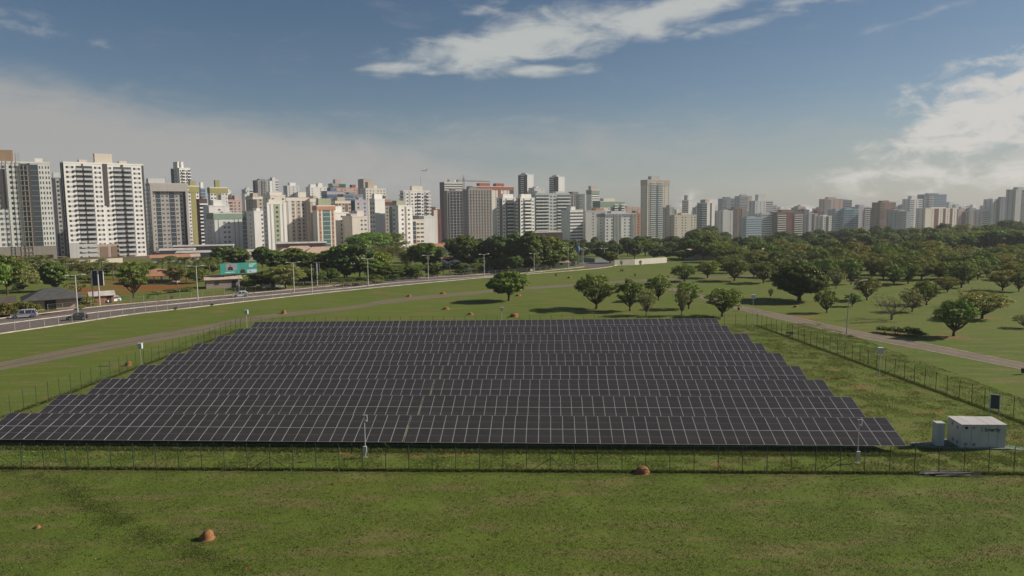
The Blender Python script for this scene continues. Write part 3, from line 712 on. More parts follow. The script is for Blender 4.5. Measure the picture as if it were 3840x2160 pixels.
def gen_bare(seed, H, W, mat, leaf_n, bark=BARK2):
    rg = np.random.default_rng(seed); mb = MB(); tips = []
    mb.tube([(0, 0, -.1), (0, 0, .16 * H)], [.035 * H, .028 * H], 6, cap=False)
    def br(p, d, ln, r_, lev):
        d = d / np.linalg.norm(d); m_ = p + d * ln * .5 + rg.normal(0, .05 * ln, 3); e = p + d * ln + rg.normal(0, .05 * ln, 3)
        mb.tube([tuple(p), tuple(m_), tuple(e)], [r_, r_ * .75, r_ * .5], 4, cap=False)
        if lev == 0: tips.append(e); return
        for k in range(3 if lev > 1 else 4):
            nd_ = d + rg.normal(0, .48, 3) + np.array([0, 0, .18]); br(e if k else m_, nd_, ln * rg.uniform(.55, .8), r_ * .55, lev - 1)
    for k in range(6):
        t = 2 * math.pi * k / 6 + rg.uniform(-.3, .3); br(np.array([0, 0, .15 * H]), np.array([math.cos(t) * .75 * W / H, math.sin(t) * .75 * W / H, .75]), .33 * H, .016 * H, 3)
    tips = np.array(tips); idx = rg.integers(0, len(tips), leaf_n); C = tips[idx] + rg.normal(0, .22, (leaf_n, 3))
    return mb.mesh('trunk', bark, False), leaves('crown', C, sph(rg, leaf_n) + np.array([0, 0, .4]), .17, mat, rg), H, W
def gen_palm(seed, H, W, mat, nf=15, droop=1.0):
    rg = np.random.default_rng(seed); mb = MB(); th = H * .74; lx = rg.normal(0, .25)
    mb.tube([(0, 0, -.1), (lx * .3, 0, th * .5), (lx, 0, th)], [.19, .15, .13], 6)
    q = MB()
    for k in range(nf):
        a = 2 * math.pi * k / nf + rg.uniform(-.2, .2); upw = rg.uniform(.15, 1.25); L = W * .5 * rg.uniform(.85, 1.15); pts = []
        for s in range(7):
            t = s / 6; r_ = L * t * math.cos(upw * .7) * 1.05; z = th + L * (math.sin(upw) * t - droop * .85 * t * t); pts.append(np.array([lx + r_ * math.cos(a), r_ * math.sin(a), z]))
        side = np.array([-math.sin(a), math.cos(a), 0])
        for s in range(6):
            for sg_ in (-1, 1):
                for h_ in (0, .5):
                    p0 = pts[s] + (pts[s + 1] - pts[s]) * h_; p1 = pts[s] + (pts[s + 1] - pts[s]) * (h_ + .42); wl_ = L * .42 * (1 - abs(s / 6 - .4) * .8)
                    tip = (p0 + p1) / 2 + side * sg_ * wl_ + (pts[s + 1] - pts[s]) * .9 + np.array([0, 0, -.32 * wl_])
                    i = len(q.v); q.v += [tuple(p0), tuple(p1), tuple(tip)]; q.f.append((i, i + 1, i + 2)); q.m.append(0)
    return mb.mesh('trunk', BARK2, True), q.mesh('crown', mat), H, W
def gen_bush(seed, H, W, mat, n=900, leaf=.16):
    rg = np.random.default_rng(seed); k = 16; cl = rg.uniform(-1, 1, (k, 3)) * np.array([W * .36, W * .36, H * .22]); cl[:, 2] += H * .5; rad = rg.uniform(.16, .26, k) * W
    C, Nn = clump_leaves(cl, rad, n // k, rg, np.array([0, 0, H / 2])); C[:, 2] = np.clip(C[:, 2], .03, H)
    mb = MB()
    for j in range(5): a = j * 1.26; mb.tube([(0, 0, -.05), (.2 * W * math.cos(a), .2 * W * math.sin(a), H * .5)], [.04, .015], 4, cap=False)
    return mb.mesh('stems', BARK), leaves('foliage', C, Nn, leaf, mat, rg), H, W
def gen_bamboo(seed, H, W, mat):
    rg = np.random.default_rng(seed); mb = MB(); C = []
    for k in range(60):
        a = rg.uniform(0, 6.28); b = rg.uniform(0, .16) * W; sp_ = rg.uniform(.1, .42) * W; h = H * rg.uniform(.72, 1.05); pts = []
        for s in range(6):
            t = s / 5; pts.append((math.cos(a) * (b + sp_ * t * t), math.sin(a) * (b + sp_ * t * t), h * (t - .14 * t ** 3) - .05))
        mb.tube(pts, [.05, .045, .04, .03, .02, .01], 3, cap=False)
        for s in range(60):
            t = rg.uniform(.25, 1); r_ = b + sp_ * t * t; C.append((math.cos(a) * r_ + rg.normal(0, .35), math.sin(a) * r_ + rg.normal(0, .35), h * (t - .14 * t ** 3) + rg.normal(0, .3)))
    C = np.array(C); return mb.mesh('stems', paint((.16, .16, .06), .8)), leaves('foliage', C, sph(rg, len(C)) + np.array([0, 0, .3]), .26, mat, rg, .28), H, W
KINDS = {
    'lone': [gen_round(11, 8, 10.5, .20, .20, L_BRIGHT, 80, 170, .24, .105, hollow=.62, vase=.03, tr=.035)],
    'dome': [gen_round(12, 8.5, 13.5, .10, .12, L_DENSE, 120, 190, .26, .085, hollow=.66, vase=.10, tr=.055)],
    'vase': [gen_round(20 + i, 8, 8.5, .12, .12, L_MANGO, 66, 78, .19, .095, hollow=.3, vase=.30, nl=20, tr=.03) for i in range(4)],
    'rust': [gen_round(30 + i, 8, 9, .12, .12, L_RUST, 64, 76, .19, .095, hollow=.3, vase=.30, nl=20, tr=.03) for i in range(3)],
    'thin': [gen_round(40 + i, 8, 8, .12, .12, L_OLIVE, 75, 40, .17, .09, hollow=.25, vase=.34, nl=26, tr=.024, bark=BARK2) for i in range(3)],
    'bare': [gen_bare(50 + i, 8, 9, L_OLIVE, 420) for i in range(2)],
    'dense': [gen_round(60 + i, 9, 9, .12, .15, L_DENSE, 70, 130, .30, .115, hollow=.6, tr=.03) for i in range(3)],
    'forest': [gen_round(70 + i, 13, 11.5, .18, .2, [L_BRIGHT, L_DENSE, L_MANGO, L_DENSE][i], 70, 110, .36, .12, hollow=.55, tr=.02) for i in range(4)],
    'feather': [gen_round(80 + i, 9, 9, .10, .15, L_OLIVE if i else L_MANGO, 60, 70, .24, .11, hollow=.3, nl=20, tr=.02, bark=BARK2) for i in range(3)],
    'tall': [gen_round(90 + i, 16, 8.5, .10, .12, L_DARK if i else L_DENSE, 85, 85, .33, .13, hollow=.5, tr=.018) for i in range(3)],
    'dark': [gen_round(100 + i, 12, 11, .14, .16, L_DARK, 70, 110, .36, .12, hollow=.6, tr=.022) for i in range(2)],
    'wide': [gen_round(105 + i, 12, 17, .22, .2, [L_BRIGHT, L_DENSE][i], 95, 100, .38, .095, hollow=.65, vase=.05, tr=.025) for i in range(2)],
    'palm': [gen_palm(110 + i, 8, 6, leafm('palm_fronds', (.075, .105, .024), (.160, .175, .050))) for i in range(3)],
    'silver': [gen_palm(115, 6, 6.5, L_SILV, 22, .55)],
    'bush': [gen_bush(120 + i, 2, 3, L_DENSE) for i in range(2)],
    'ybush': [gen_bush(125, 2, 3, L_YELL, 1100)],
    'obush': [gen_bush(127 + i, 2, 3, L_OLIVE) for i in range(2)],
    'bamboo': [gen_bamboo(130, 9, 9, L_OLIVE)],
}
NAME = {'lone': 'round_tree', 'dome': 'dome_tree', 'vase': 'mango_tree', 'rust': 'mango_tree', 'thin': 'thin_tree', 'bare': 'bare_tree', 'dense': 'leafy_tree', 'forest': 'forest_tree', 'feather': 'scrub_tree', 'tall': 'tall_tree', 'dark': 'dark_tree', 'wide': 'spreading_tree', 'palm': 'palm_tree', 'silver': 'silver_palm', 'bush': 'bush', 'ybush': 'bush', 'obush': 'bush', 'bamboo': 'bamboo_clump'}
LOOK = {'lone': 'round bright green', 'dome': 'broad dark green dome-shaped', 'vase': 'spreading green mango', 'rust': 'rusty-tipped mango', 'thin': 'thinly leaved olive', 'bare': 'almost leafless grey', 'dense': 'dense rounded green', 'forest': 'full-crowned green', 'feather': 'airy olive-green', 'tall': 'tall narrow dark', 'dark': 'dark green', 'wide': 'wide spreading green', 'palm': 'feathery palm', 'silver': 'silver-grey fan palm', 'bush': 'low green', 'ybush': 'yellow-green', 'obush': 'olive-green', 'bamboo': 'arching bamboo'}
trr = random.Random(77)
PLANTED = []
def tree(kind, px, yb, yt, wpx, label=None, group=None, pos=None, D=None, rz=None):
    p = pos if pos is not None else (P(px, yb, D) if D else G(px, yb))
    p = Vector((p.x, p.y, tz(p.y))); H = (yb - yt) * p.y / F * 1.0; W = wpx * p.y / F
    tm, cm, h0, w0 = trr.choice(KINDS[kind])
    bushy = 'bush' in kind or kind == 'bamboo'
    root = empty(NAME[kind], p, trr.uniform(0, 6.28) if rz is None else rz, label, 'bush' if 'bush' in kind else 'palm' if kind in ('palm', 'silver') else 'bamboo' if kind == 'bamboo' else 'tree', group, (W / w0 * trr.uniform(.9, 1.12), W / w0 * trr.uniform(.9, 1.12), H / h0 * trr.uniform(.95, 1.06)))
    root.rotation_euler[0], root.rotation_euler[1] = trr.gauss(0, .035), trr.gauss(0, .035)
    link('stems' if bushy else 'trunk', tm, root); link('foliage' if bushy else 'crown', cm, root)
    PLANTED.append((root, kind, px, yb)); return root
# -- named trees on the lawns around the compound (photo column and row of the foot, row of the top, crown width)
tree('lone', 1908, 1128, 1010, 160, 'single round bright green tree on the lawn behind the panels')
tree('dome', 2997, 1127, 996, 215, 'big dark dome-shaped tree standing beyond the right-hand path', rz=.4)
ORCH = [('vase', 2236, 1158, 1024, 172), ('vase', 2363, 1166, 1036, 125), ('thin', 2423, 1183, 1068, 92), ('vase', 2469, 1126, 1022, 110), ('thin', 2556, 1182, 1066, 72), ('vase', 2583, 1158, 1058, 100), ('vase', 2708, 1187, 1066, 158),
        ('vase', 2567, 1055, 990, 106), ('vase', 2654, 1042, 972, 100), ('vase', 2754, 1053, 966, 110), ('vase', 2827, 1039, 985, 66), ('vase', 2863, 1061, 973, 112), ('thin', 2889, 1116, 1080, 26), ('vase', 3100, 1173, 1082, 86), ('thin', 3135, 1082, 1000, 88),
        ('vase', 3191, 1066, 963, 90), ('vase', 3196, 1149, 1094, 62), ('rust', 3251, 1126, 1036, 104), ('bare', 3343, 1199, 1084, 136), ('thin', 3420, 1169, 1072, 112), ('vase', 3475, 1144, 1046, 106), ('vase', 3405, 1064, 985, 92), ('vase', 3352, 1070, 985, 94),
        ('rust', 3553, 1095, 1036, 92), ('vase', 3604, 1079, 978, 104), ('vase', 3632, 1063, 980, 92), ('vase', 3667, 1048, 965, 104), ('vase', 3700, 1036, 960, 92), ('vase', 3577, 1260, 1112, 170), ('rust', 3682, 1195, 1082, 190), ('vase', 3820, 1094, 1012, 70),
        ('rust', 3760, 1090, 1006, 110), ('thin', 3842, 1230, 1176, 84), ('bare', 3630, 1152, 1072, 112), ('vase', 2720, 1012, 955, 100), ('vase', 2930, 1040, 960, 100), ('vase', 3010, 1052, 968, 110), ('vase', 3080, 1050, 965, 104), ('vase', 3270, 1040, 960, 100)]
orr = random.Random(9)
for yb in (1046, 1028, 1012, 998, 986, 974):
    x = 2690 + orr.uniform(0, 70)
    while x < 3870:
        if not any(abs(x - o[1]) < 40 and abs(yb - o[2]) < 12 for o in ORCH) and not (2880 < x < 3120 and yb > 1020):
            ORCH.append((orr.choice(('vase', 'vase', 'vase', 'rust', 'thin')), x, yb + orr.uniform(-5, 5), yb - orr.uniform(66, 84), orr.uniform(90, 122)))
        x += orr.uniform(58, 92)
for nm, lo, hi in (('front', 1150, 9999), ('second', 1090, 1150), ('third', 1055, 1090), ('fourth', 1036, 1055), ('fifth', 1018, 1036), ('sixth', 1002, 1018), ('seventh', 988, 1002), ('rear', 0, 988)):
    band = sorted([o for o in ORCH if lo <= o[2] < hi], key=lambda o: o[1])
    for i, o in enumerate(band):
        tree(*o, label='%s tree, %s from the left in the %s rank of the park grove' % (LOOK[o[0]], ordn(i + 1), nm), group='park grove trees')
# -- trees, palms and scrub across the road
LEFT = [('forest', -40, 1120, 965, 150), ('forest', 28, 1106, 955, 130), ('feather', 92, 1088, 985, 90), ('feather', 150, 1042, 958, 130), ('feather', 250, 1034, 962, 120), ('feather', 330, 1036, 972, 110), ('feather', 60, 1040, 950, 140), ('bush', 72, 1098, 1062, 56),
        ('dense', 204, 1092, 984, 106), ('vase', 502, 1117, 966, 122), ('palm', 385, 1046, 956, 66), ('palm', 425, 1054, 966, 66), ('palm', 462, 1046, 972, 60), ('palm', 560, 1036, 968, 60), ('palm', 608, 1048, 952, 70), ('palm', 655, 1046, 962, 60), ('palm', 700, 1058, 946, 72),
        ('palm', 748, 1060, 956, 66), ('palm', 790, 1050, 944, 72), ('feather', 560, 1046, 985, 80), ('feather', 660, 1060, 1000, 80), ('feather', 740, 1062, 1000, 90), ('dense', 835, 1000, 925, 96), ('dense', 890, 1004, 930, 96), ('feather', 800, 1030, 960, 84), ('feather', 880, 1040, 985, 70),
        ('dense', 1055, 918, 857, 112), ('dense', 985, 1004, 926, 86), ('forest', 1040, 1030, 932, 130), ('forest', 1105, 1026, 934, 120), ('dense', 985, 1078, 1016, 90), ('dense', 930, 1084, 1048, 66), ('feather', 1072, 1083, 984, 160), ('dense', 1142, 1062, 1000, 90), ('forest', 1160, 1030, 945, 100),
        ('forest', 1230, 1040, 935, 110), ('forest', 1292, 1044, 906, 130), ('dark', 1350, 1046, 915, 130), ('dark', 1300, 1050, 950, 120), ('forest', 1420, 1040, 940, 110), ('wide', 1390, 960, 872, 190), ('feather', 1475, 950, 870, 120), ('bamboo', 1440, 1000, 905, 150), ('bamboo', 1530, 996, 905, 150), ('feather', 1540, 985, 925, 120),
        ('forest', 1590, 1010, 908, 120), ('dark', 1632, 1000, 925, 80), ('palm', 1690, 990, 872, 80), ('forest', 1745, 1006, 884, 130), ('forest', 1810, 1000, 888, 120), ('dark', 1862, 1004, 884, 110), ('feather', 1900, 1005, 900, 90), ('tall', 1935, 1012, 872, 100), ('tall', 1985, 1016, 866, 100), ('tall', 2025, 1012, 880, 90),
        ('forest', 2070, 1004, 884, 110), ('forest', 2110, 1000, 905, 100), ('silver', 1688, 1034, 972, 74), ('silver', 1758, 1030, 1002, 46), ('palm', 1580, 1040, 980, 64), ('palm', 1630, 1036, 976, 60), ('palm', 1500, 1042, 984, 60), ('palm', 1740, 1028, 976, 62), ('palm', 1786, 1026, 978, 62), ('dense', 1440, 1048, 990, 90), ('dense', 1545, 1044, 995, 80),
        ('dense', 1620, 1036, 985, 80), ('dense', 1500, 1046, 1006, 74), ('forest', 1390, 1050, 968, 96), ('dense', 1240, 1062, 1005, 80), ('dense', 1190, 1066, 1010, 80), ('bush', 1300, 1064, 1042, 60), ('bush', 1350, 1060, 1036, 64), ('bush', 1410, 1056, 1028, 66), ('bush', 1470, 1052, 1026, 60), ('bush', 1560, 1044, 1020, 60), ('bush', 1640, 1036, 1010, 60),
        ('dense', 1810, 1020, 965, 80), ('dense', 1860, 1018, 968, 76), ('dark', 1930, 1022, 955, 80), ('dense', 1985, 1018, 950, 90), ('dense', 2060, 1008, 930, 90), ('bush', 1740, 1030, 1006, 60), ('bush', 1900, 1020, 1000, 56),
        ('palm', 845, 1052, 985, 50), ('palm', 1212, 1075, 1020, 40), ('palm', 640, 1010, 948, 60), ('feather', 470, 1030, 975, 80), ('feather', 400, 1030, 980, 90), ('palm', 1120, 1060, 1000, 46)]
LEFT += [('ybush', x, yb, yb - h, w_) for x, yb, h, w_ in ((8, 1188, 52, 74), (48, 1184, 50, 70), (92, 1180, 50, 70), (128, 1176, 42, 56), (318, 1150, 46, 52), (345, 1146, 30, 40))]
LEFT += [('obush', x, yb, yb - h, w_) for x, yb, h, w_ in ((270, 1100, 36, 60), (300, 1092, 30, 60), (238, 1104, 30, 50), (120, 1062, 40, 80), (180, 1052, 40, 80), (330, 1062, 34, 70), (40, 1062, 44, 80), (640, 1098, 16, 60), (700, 1092, 16, 60), (590, 1104, 16, 50), (1290, 1072, 14, 60), (1360, 1066, 14, 60), (1330, 1070, 14, 60), (1420, 1060, 14, 60), (305, 1160, 16, 30))]
lcount = {}
for o in sorted(LEFT, key=lambda o: o[1]):
    lcount[o[0]] = lcount.get(o[0], 0) + 1
    noun = 'bush' if 'bush' in o[0] else 'clump' if o[0] == 'bamboo' else '' if 'palm' in LOOK[o[0]] else 'tree'
    tree(*o, label=('%s %s across the road, %s of its kind from the left' % (LOOK[o[0]], noun, ordn(lcount[o[0]]))).replace('  ', ' '), group='trees and scrub across the road')
# -- woodland behind the bend and beyond the grove
PROF = [(1560, 905), (1700, 884), (1900, 880), (2000, 874), (2100, 886), (2200, 892), (2300, 884), (2380, 868), (2470, 888), (2550, 882), (2590, 862), (2625, 838), (2665, 850), (2700, 868), (2800, 882), (2900, 866), (3000, 872), (3100, 862), (3200, 852), (3280, 848), (3400, 860), (3480, 846), (3550, 838), (3650, 838), (3720, 828), (3900, 832)]
def prof(x):
    for a, b in zip(PROF, PROF[1:]):
        if a[0] <= x <= b[0]: return a[1] + (b[1] - a[1]) * (x - a[0]) / (b[0] - a[0])
    return PROF[0][1] if x < PROF[0][0] else PROF[-1][1]
wr_ = random.Random(21); WOOD = []
for D, x0, x1, drop, step in ((300, 2140, 2330, 52, 70), (316, 2500, 2700, 62, 66), (335, 2150, 3000, 34, 58), (372, 1640, 3900, 26, 58), (372, 2600, 3900, 44, 70), (425, 1600, 3900, 14, 56), (480, 2050, 3900, 6, 54), (560, 2100, 3900, 0, 52), (660, 2400, 3900, -2, 50)):
    x = x0 + wr_.uniform(0, 40)
    while x < x1:
        hor = YH + ROLL * (x - 1920); zb = tz(D); yb = hor + (CH - zb) * F / D
        yt = prof(x) + drop + wr_.uniform(-6, 16); H = (yb - yt) * D / F
        if H > 17: yt = yb - 17 * F / D * wr_.uniform(.85, 1.02); H = (yb - yt) * D / F
        if H > 3.5:
            k = wr_.choice(('forest', 'forest', 'forest', 'dark', 'feather', 'dense', 'wide', 'vase', 'dense', 'tall' if x < 2500 else 'wide'))
            WOOD.append((k, x, yb, yt, wr_.uniform(.85, 1.25) * max(7, min(14, H)) * F / D * (.7 if k == 'tall' else 1.35 if k == 'wide' else 1), D))
        x += step * wr_.uniform(.75, 1.25)
WOOD += [('wide', 3560, 935, 862, 190, 400), ('wide', 3690, 940, 866, 200, 395), ('wide', 3480, 940, 880, 120, 405), ('dark', 2640, 900, 836, 110, 520), ('dark', 3070, 900, 842, 50, 600), ('wide', 3780, 930, 862, 120, 410)]
for si_, D in enumerate(sorted({w_[5] for w_ in WOOD})):
    b_ = sorted([w_ for w_ in WOOD if w_[5] == D], key=lambda w_: w_[1])
    for i, w_ in enumerate(b_):
        tree(*w_[:5], D=w_[5], label='%s tree, %s from the left in the %s woodland strip from the camera' % (LOOK[w_[0]], ordn(i + 1), ordn(si_ + 1)), group='woodland beyond the grove and the bend')
# saplings, cut branches, caught brush
for i, (px, yb, h) in enumerate(((2085, 1040, 18), (2330, 998, 24), (2400, 1000, 26), (2380, 1036, 14))):
    tree('thin', px, yb, yb - h, h * .6, 'tiny sapling on the lawn near the road bend, %s from the left' % ordn(i + 1), 'saplings')
tree('bush', 2333, 1018, 1008, 18, 'small round bush on the lawn below the white wall')
tree('bush', 658, 1166, 1148, 14, 'tiny shrub on the near road kerb above the path, right one'); tree('bush', 795, 1150, 1136, 14, 'tiny shrub on the near kerb left of the white car')
brush = [(3318, 1248, 28, 60), (3360, 1254, 30, 70), (3410, 1258, 36, 80), (3440, 1262, 26, 60)]
for i, (px, yb, h, w_) in enumerate(brush): tree('bush', px, yb, yb - h, w_, 'dark heap of cut branches beside the right-hand path, %s from the left' % ordn(i + 1), 'cut branch heaps')
b_ = tree('bush', 2966, 1258, 1240, 36, 'small dark bush caught on the right-hand wire fence'); tree('bush', 3192, 1262, 1256, 26, 'flat dark tuft at the foot of the leaning lamp')
# ================================================================== the city
K = dict(white=(.80, .77, .71), cream=(.72, .65, .54), beige=(.62, .54, .43), tan=(.50, .41, .31), grey=(.48, .47, .46), lgrey=(.64, .63, .61), dgrey=(.20, .19, .19), brown=(.22, .14, .09), olive=(.36, .33, .12), green=(.24, .33, .25), lgreen=(.36, .40, .24), red=(.34, .10, .055), orange=(.50, .25, .15), teal=(.24, .44, .40), blue=(.12, .16, .26), lblue=(.34, .40, .45), yellow=(.55, .44, .13), pink=(.55, .38, .32), dark=(.06, .055, .055), char=(.095, .085, .085), conc=(.32, .28, .24), dred=(.16, .05, .045), dgreen=(.05, .11, .085), slate=(.24, .26, .29), greige=(.50, .46, .41), lilac=(.42, .40, .44))
for k_ in K:
    m_ = sum(K[k_]) / 3; f_ = .22 if m_ > .3 else .1
    K[k_] = tuple(v * (1 - f_) + m_ * f_ for v in K[k_])
GL, GB, GG = glassm(), glassm((.05, .085, .12), .12), glassm((.05, .09, .085), .12)
BLD = []
def B(desc, xs, x0, x1, yt, D, yaw, wall, front, side='w', dep=14., fh=3.0, acc='white', dk='char', par='white', glass=None, roof=(), name='apartment_block', cap=None, top=None, base=None, extra=None, capcol=None):
    BLD.append(dict(desc=desc, xs=xs, x0=x0, x1=x1, yt=yt, D=D, yaw=R(yaw + (5 if x0 < 540 else 9)), wall=wall, front=front, side=side, dep=dep, fh=fh, acc=acc, dk=dk, par=par, glass=glass or GL, roof=roof, name=name, cap=cap, base=base, extra=extra, capcol=capcol))
def parse(s):
    out = []
    for tkn in s.split():
        out.append((tkn[0], float(tkn[1:]) if len(tkn) > 1 else 1.0))
    tot = sum(w_ for _, w_ in out); a = 0.; r_ = []
    for t_, w_ in out: r_.append((t_, a / tot, (a + w_) / tot)); a += w_
    return r_
def build_block(b, idx):
    D, s, c_ = b['D'], math.sin(b['yaw']), math.cos(b['yaw'])
    pA = P(b['x0'], b['yt'], D); pB = P(b['x1'], b['yt'], D); a0, a1 = pA.x / D, pB.x / D
    w = (a1 - a0) * D / max(.2, c_ - a1 * s); dep = b['dep']
    if b['xs'] is not None:
        as_ = P(b['xs'], b['yt'], D).x / D; dep = min(45., max(6., (a0 - as_) * D / max(.15, s + as_ * c_)))
    zb = tz(D) - .5; h = pA.z - zb
    root = empty(b['name'], (pA.x, pA.y, zb), b['yaw'], b['label'], 'building', 'city buildings')
    cw = K[b['wall']]; MW = wallm(cw); MA = wallm(K[b['acc']]); MD = wallm(K[b['dk']]); MP = wallm(K[b['par']]); MGl = b['glass']
    q = MB(); q.box(0, w, 0, dep, 0, h); q.build('wall', MW, root)
    fh = b['fh']; nf = max(1, int((h - 1.2) / fh)); z0 = max(.3, h - .9 - nf * fh); pxm = F / D
    jw, js, ja, jd, jb = MB(), MB(), MB(), MB(), MB()
    def fb(mb, face, u0, u1, o0, o1, za, zb_):
        if face == 'f': mb.box(u0, u1, -o1, -o0, za, zb_)
        elif face == 'r': mb.box(w + o0, w + o1, u0, u1, za, zb_)
        else: mb.box(-o1, -o0, dep - u1, dep - u0, za, zb_)
    def repeat(name, proto, mats, lo=0, hi=nf):
        me = proto.mesh(name, mats)
        for k in range(lo, hi): link(name, me, root, (0, 0, z0 + k * fh))
    hy = .11 * random.Random(idx).random()
    for face, spec, Lf in (('f', b['front'], w), ('r', b['side'], dep), ('l', b['side'], dep)):
        for t_, f0, f1 in parse(spec):
            u0, u1 = f0 * Lf, f1 * Lf; wu = u1 - u0; uc = (u0 + u1) / 2
            if t_ in 'nmp':
                ww = min(1.5, .5 * wu) if t_ == 'n' else .74 * wu if t_ == 'm' else .19 * wu
                if t_ == 'p':
                    pr = MB(); fb(pr, face, u0 + .38 * wu, u0 + .62 * wu, 0, .03, 1.0, 2.2)
                    if face == 'f' and wu * pxm >= 24: repeat('wall_panel', pr, wallm((.50, .48, .50)))
                for cc in ((uc,) if t_ != 'p' else (u0 + .27 * wu, u0 + .73 * wu)):
                    if ww * pxm >= 7.5 and face != 'r':
                        pr = MB(); fb(pr, face, cc - ww / 2, cc + ww / 2, .0, .045, 1.0, 2.2); m_ = len(pr.f); fb(pr, face, cc - ww / 2 - .1, cc + ww / 2 + .1, 0, .09, .88, .99); fb(pr, face, cc - .04, cc + .04, .046, .065, 1.0, 2.2)
                        pr.m = [0] * m_ + [1] * (len(pr.f) - m_); repeat('window', pr, [MGl, wallm((.66, .64, .6))])
                    else:
                        for k in range(nf): fb(jw, face, cc - ww / 2, cc + ww / 2, 0, .05, z0 + k * fh + .95, z0 + k * fh + 2.25)
            elif t_ == 's':
                if wu * pxm >= 24 and fh * pxm >= 7:
                    pr = MB(); fb(pr, face, u0 + .1, u1 - .1, 0, .06, .95, 2.35); repeat('window_band', pr, MGl)
                else:
                    for k in range(nf): fb(jw, face, u0 + .1, u1 - .1, 0, .06, z0 + k * fh + .95, z0 + k * fh + 2.35)
            elif t_ == 'g':
                fb(js, face, u0, u1, 0, .08, z0, h - .5)
                for k in range(nf): fb(jb, face, u0, u1, .08, .16, z0 + k * fh, z0 + k * fh + .22)
            elif t_ == 'd': fb(jd, face, u0, u1, 0, .14, .2, h + .15)
            elif t_ == 'c': fb(ja, face, u0, u1, 0, .13, .2, h + .1)
            elif t_ == 'C':
                fb(ja, face, u0, u1, 0, .13, .2, h + .1); ww = min(1.5, .5 * wu)
                for k in range(nf): fb(jw, face, uc - ww / 2, uc + ww / 2, .13, .17, z0 + k * fh + .95, z0 + k * fh + 2.25)
            elif t_ == 'b':
                fb(js, face, u0 + .05, u1 - .05, 0, .05, z0, h - 1.2)  # dark glass, also painting in the shade of the balcony recess
                pr = MB(); fb(pr, face, u0, u1, 0, 1.2, -.1, .12); fb(pr, face, u0, u1, 1.08, 1.2, .12, 1.08)
                if wu * pxm >= 12 and fh * pxm >= 7 and face != 'r': repeat('balcony', pr, MP)
                else:
                    for k in range(nf): fb(jb, face, u0, u1, 0, 1.2, z0 + k * fh - .1, z0 + k * fh + 1.0)
            elif t_ == 'x':
                fb(js, face, u0, u1, 0, .03, .3, h - .3)  # unglazed here: dark strip paints the shade inside the open floors
                pr = MB(); fb(pr, face, u0, u1, .03, .9, -.1, .22); n_ = max(2, int(wu / 4))
                for j in range(n_ + 1): uu = u0 + .2 + (wu - .4) * j / n_; fb(pr, face, uu - .2, uu + .2, .035, .7, .22, fh - .1)
                if wu * pxm >= 12 and fh * pxm >= 7: repeat('floor_slab', pr, MP, 0, nf)
                else:
                    for k in range(nf): fb(jb, face, u0, u1, .03, .9, z0 + k * fh - .1, z0 + k * fh + .22)
            elif t_ == 'v':
                fb(jd, face, u0, u1, 0, .05, .2, h - .4); n_ = max(2, int(wu / 1.6))
                for j in range(n_ + 1): uu = u0 + .2 + (wu - .4) * j / n_; fb(ja, face, uu - .15, uu + .15, .05, .5, .2, h + .2)
            elif t_ == 'k':
                n_ = max(2, int(wu / 3.2))
                for j in range(n_ + 1): uu = u0 + .1 + (wu - .2) * j / n_; fb(jb, face, uu - .13, uu + .13, .4, .62, 0, h + .3)
                pr = MB(); fb(pr, face, u0, u1, .45, .68, 0, .18)
                for k in range(nf): fb(jb, face, u0, u1, .45, .68, z0 + k * fh, z0 + k * fh + .18)
                fb(jd, face, u0, u1, 0, .04, .2, h - .4)
    if jw.f: tag(jw.build('windows', MGl, root), kind='stuff')
    if js.f: js.build('glazing_and_dark_recess', MGl, root)  # real glass, plus dark strips painted as shade in recesses and open floors
    if jd.f: jd.build('dark_strip', MD, root)
    if ja.f: ja.build('colour_strip', MA, root)
    if jb.f: tag(jb.build('ledges', MP, root), kind='stuff')
    q = MB(); e = .14
    for bb in ((-e, w + e, -e, .16), (-e, w + e, dep - .16, dep + e), (-e, .16, .16, dep - .16), (w - .16, w + e, .16, dep - .16)): q.box(*bb, h + .002, h + .9)
    q.build('parapet', wallm(K[b['capcol']]) if b['capcol'] else MW, root)
    if b['cap']:
        colr, hh = b['cap']; q = MB(); q.box(-.28, w + .28, -.28, dep + .28, h - hh, h + .25); q.build('top_band', wallm(K[colr]), root)
    rn = random.Random(idx * 7 + 3)
    rf = b['roof'] or ((rn.uniform(.2, .4), rn.uniform(.55, .8), rn.uniform(2.2, 4.2), b['wall']),)
    for (ra, rb, rh, rc) in rf:
        q = MB(); q.box(ra * w, rb * w, dep * .25, dep * .75, h + .01, h + rh); q.build('roof_house', wallm(K[rc]), root)
    if D < 1300:
        q = MB(); q.tube([(w * .5, dep * .5, h + .01), (w * .5, dep * .5, h + 5.5)], .06, 4); q.build('antenna', MD, root)
    if b['extra']: b['extra'](root, w, dep, h, fb, MW, MD, MA)
    return root

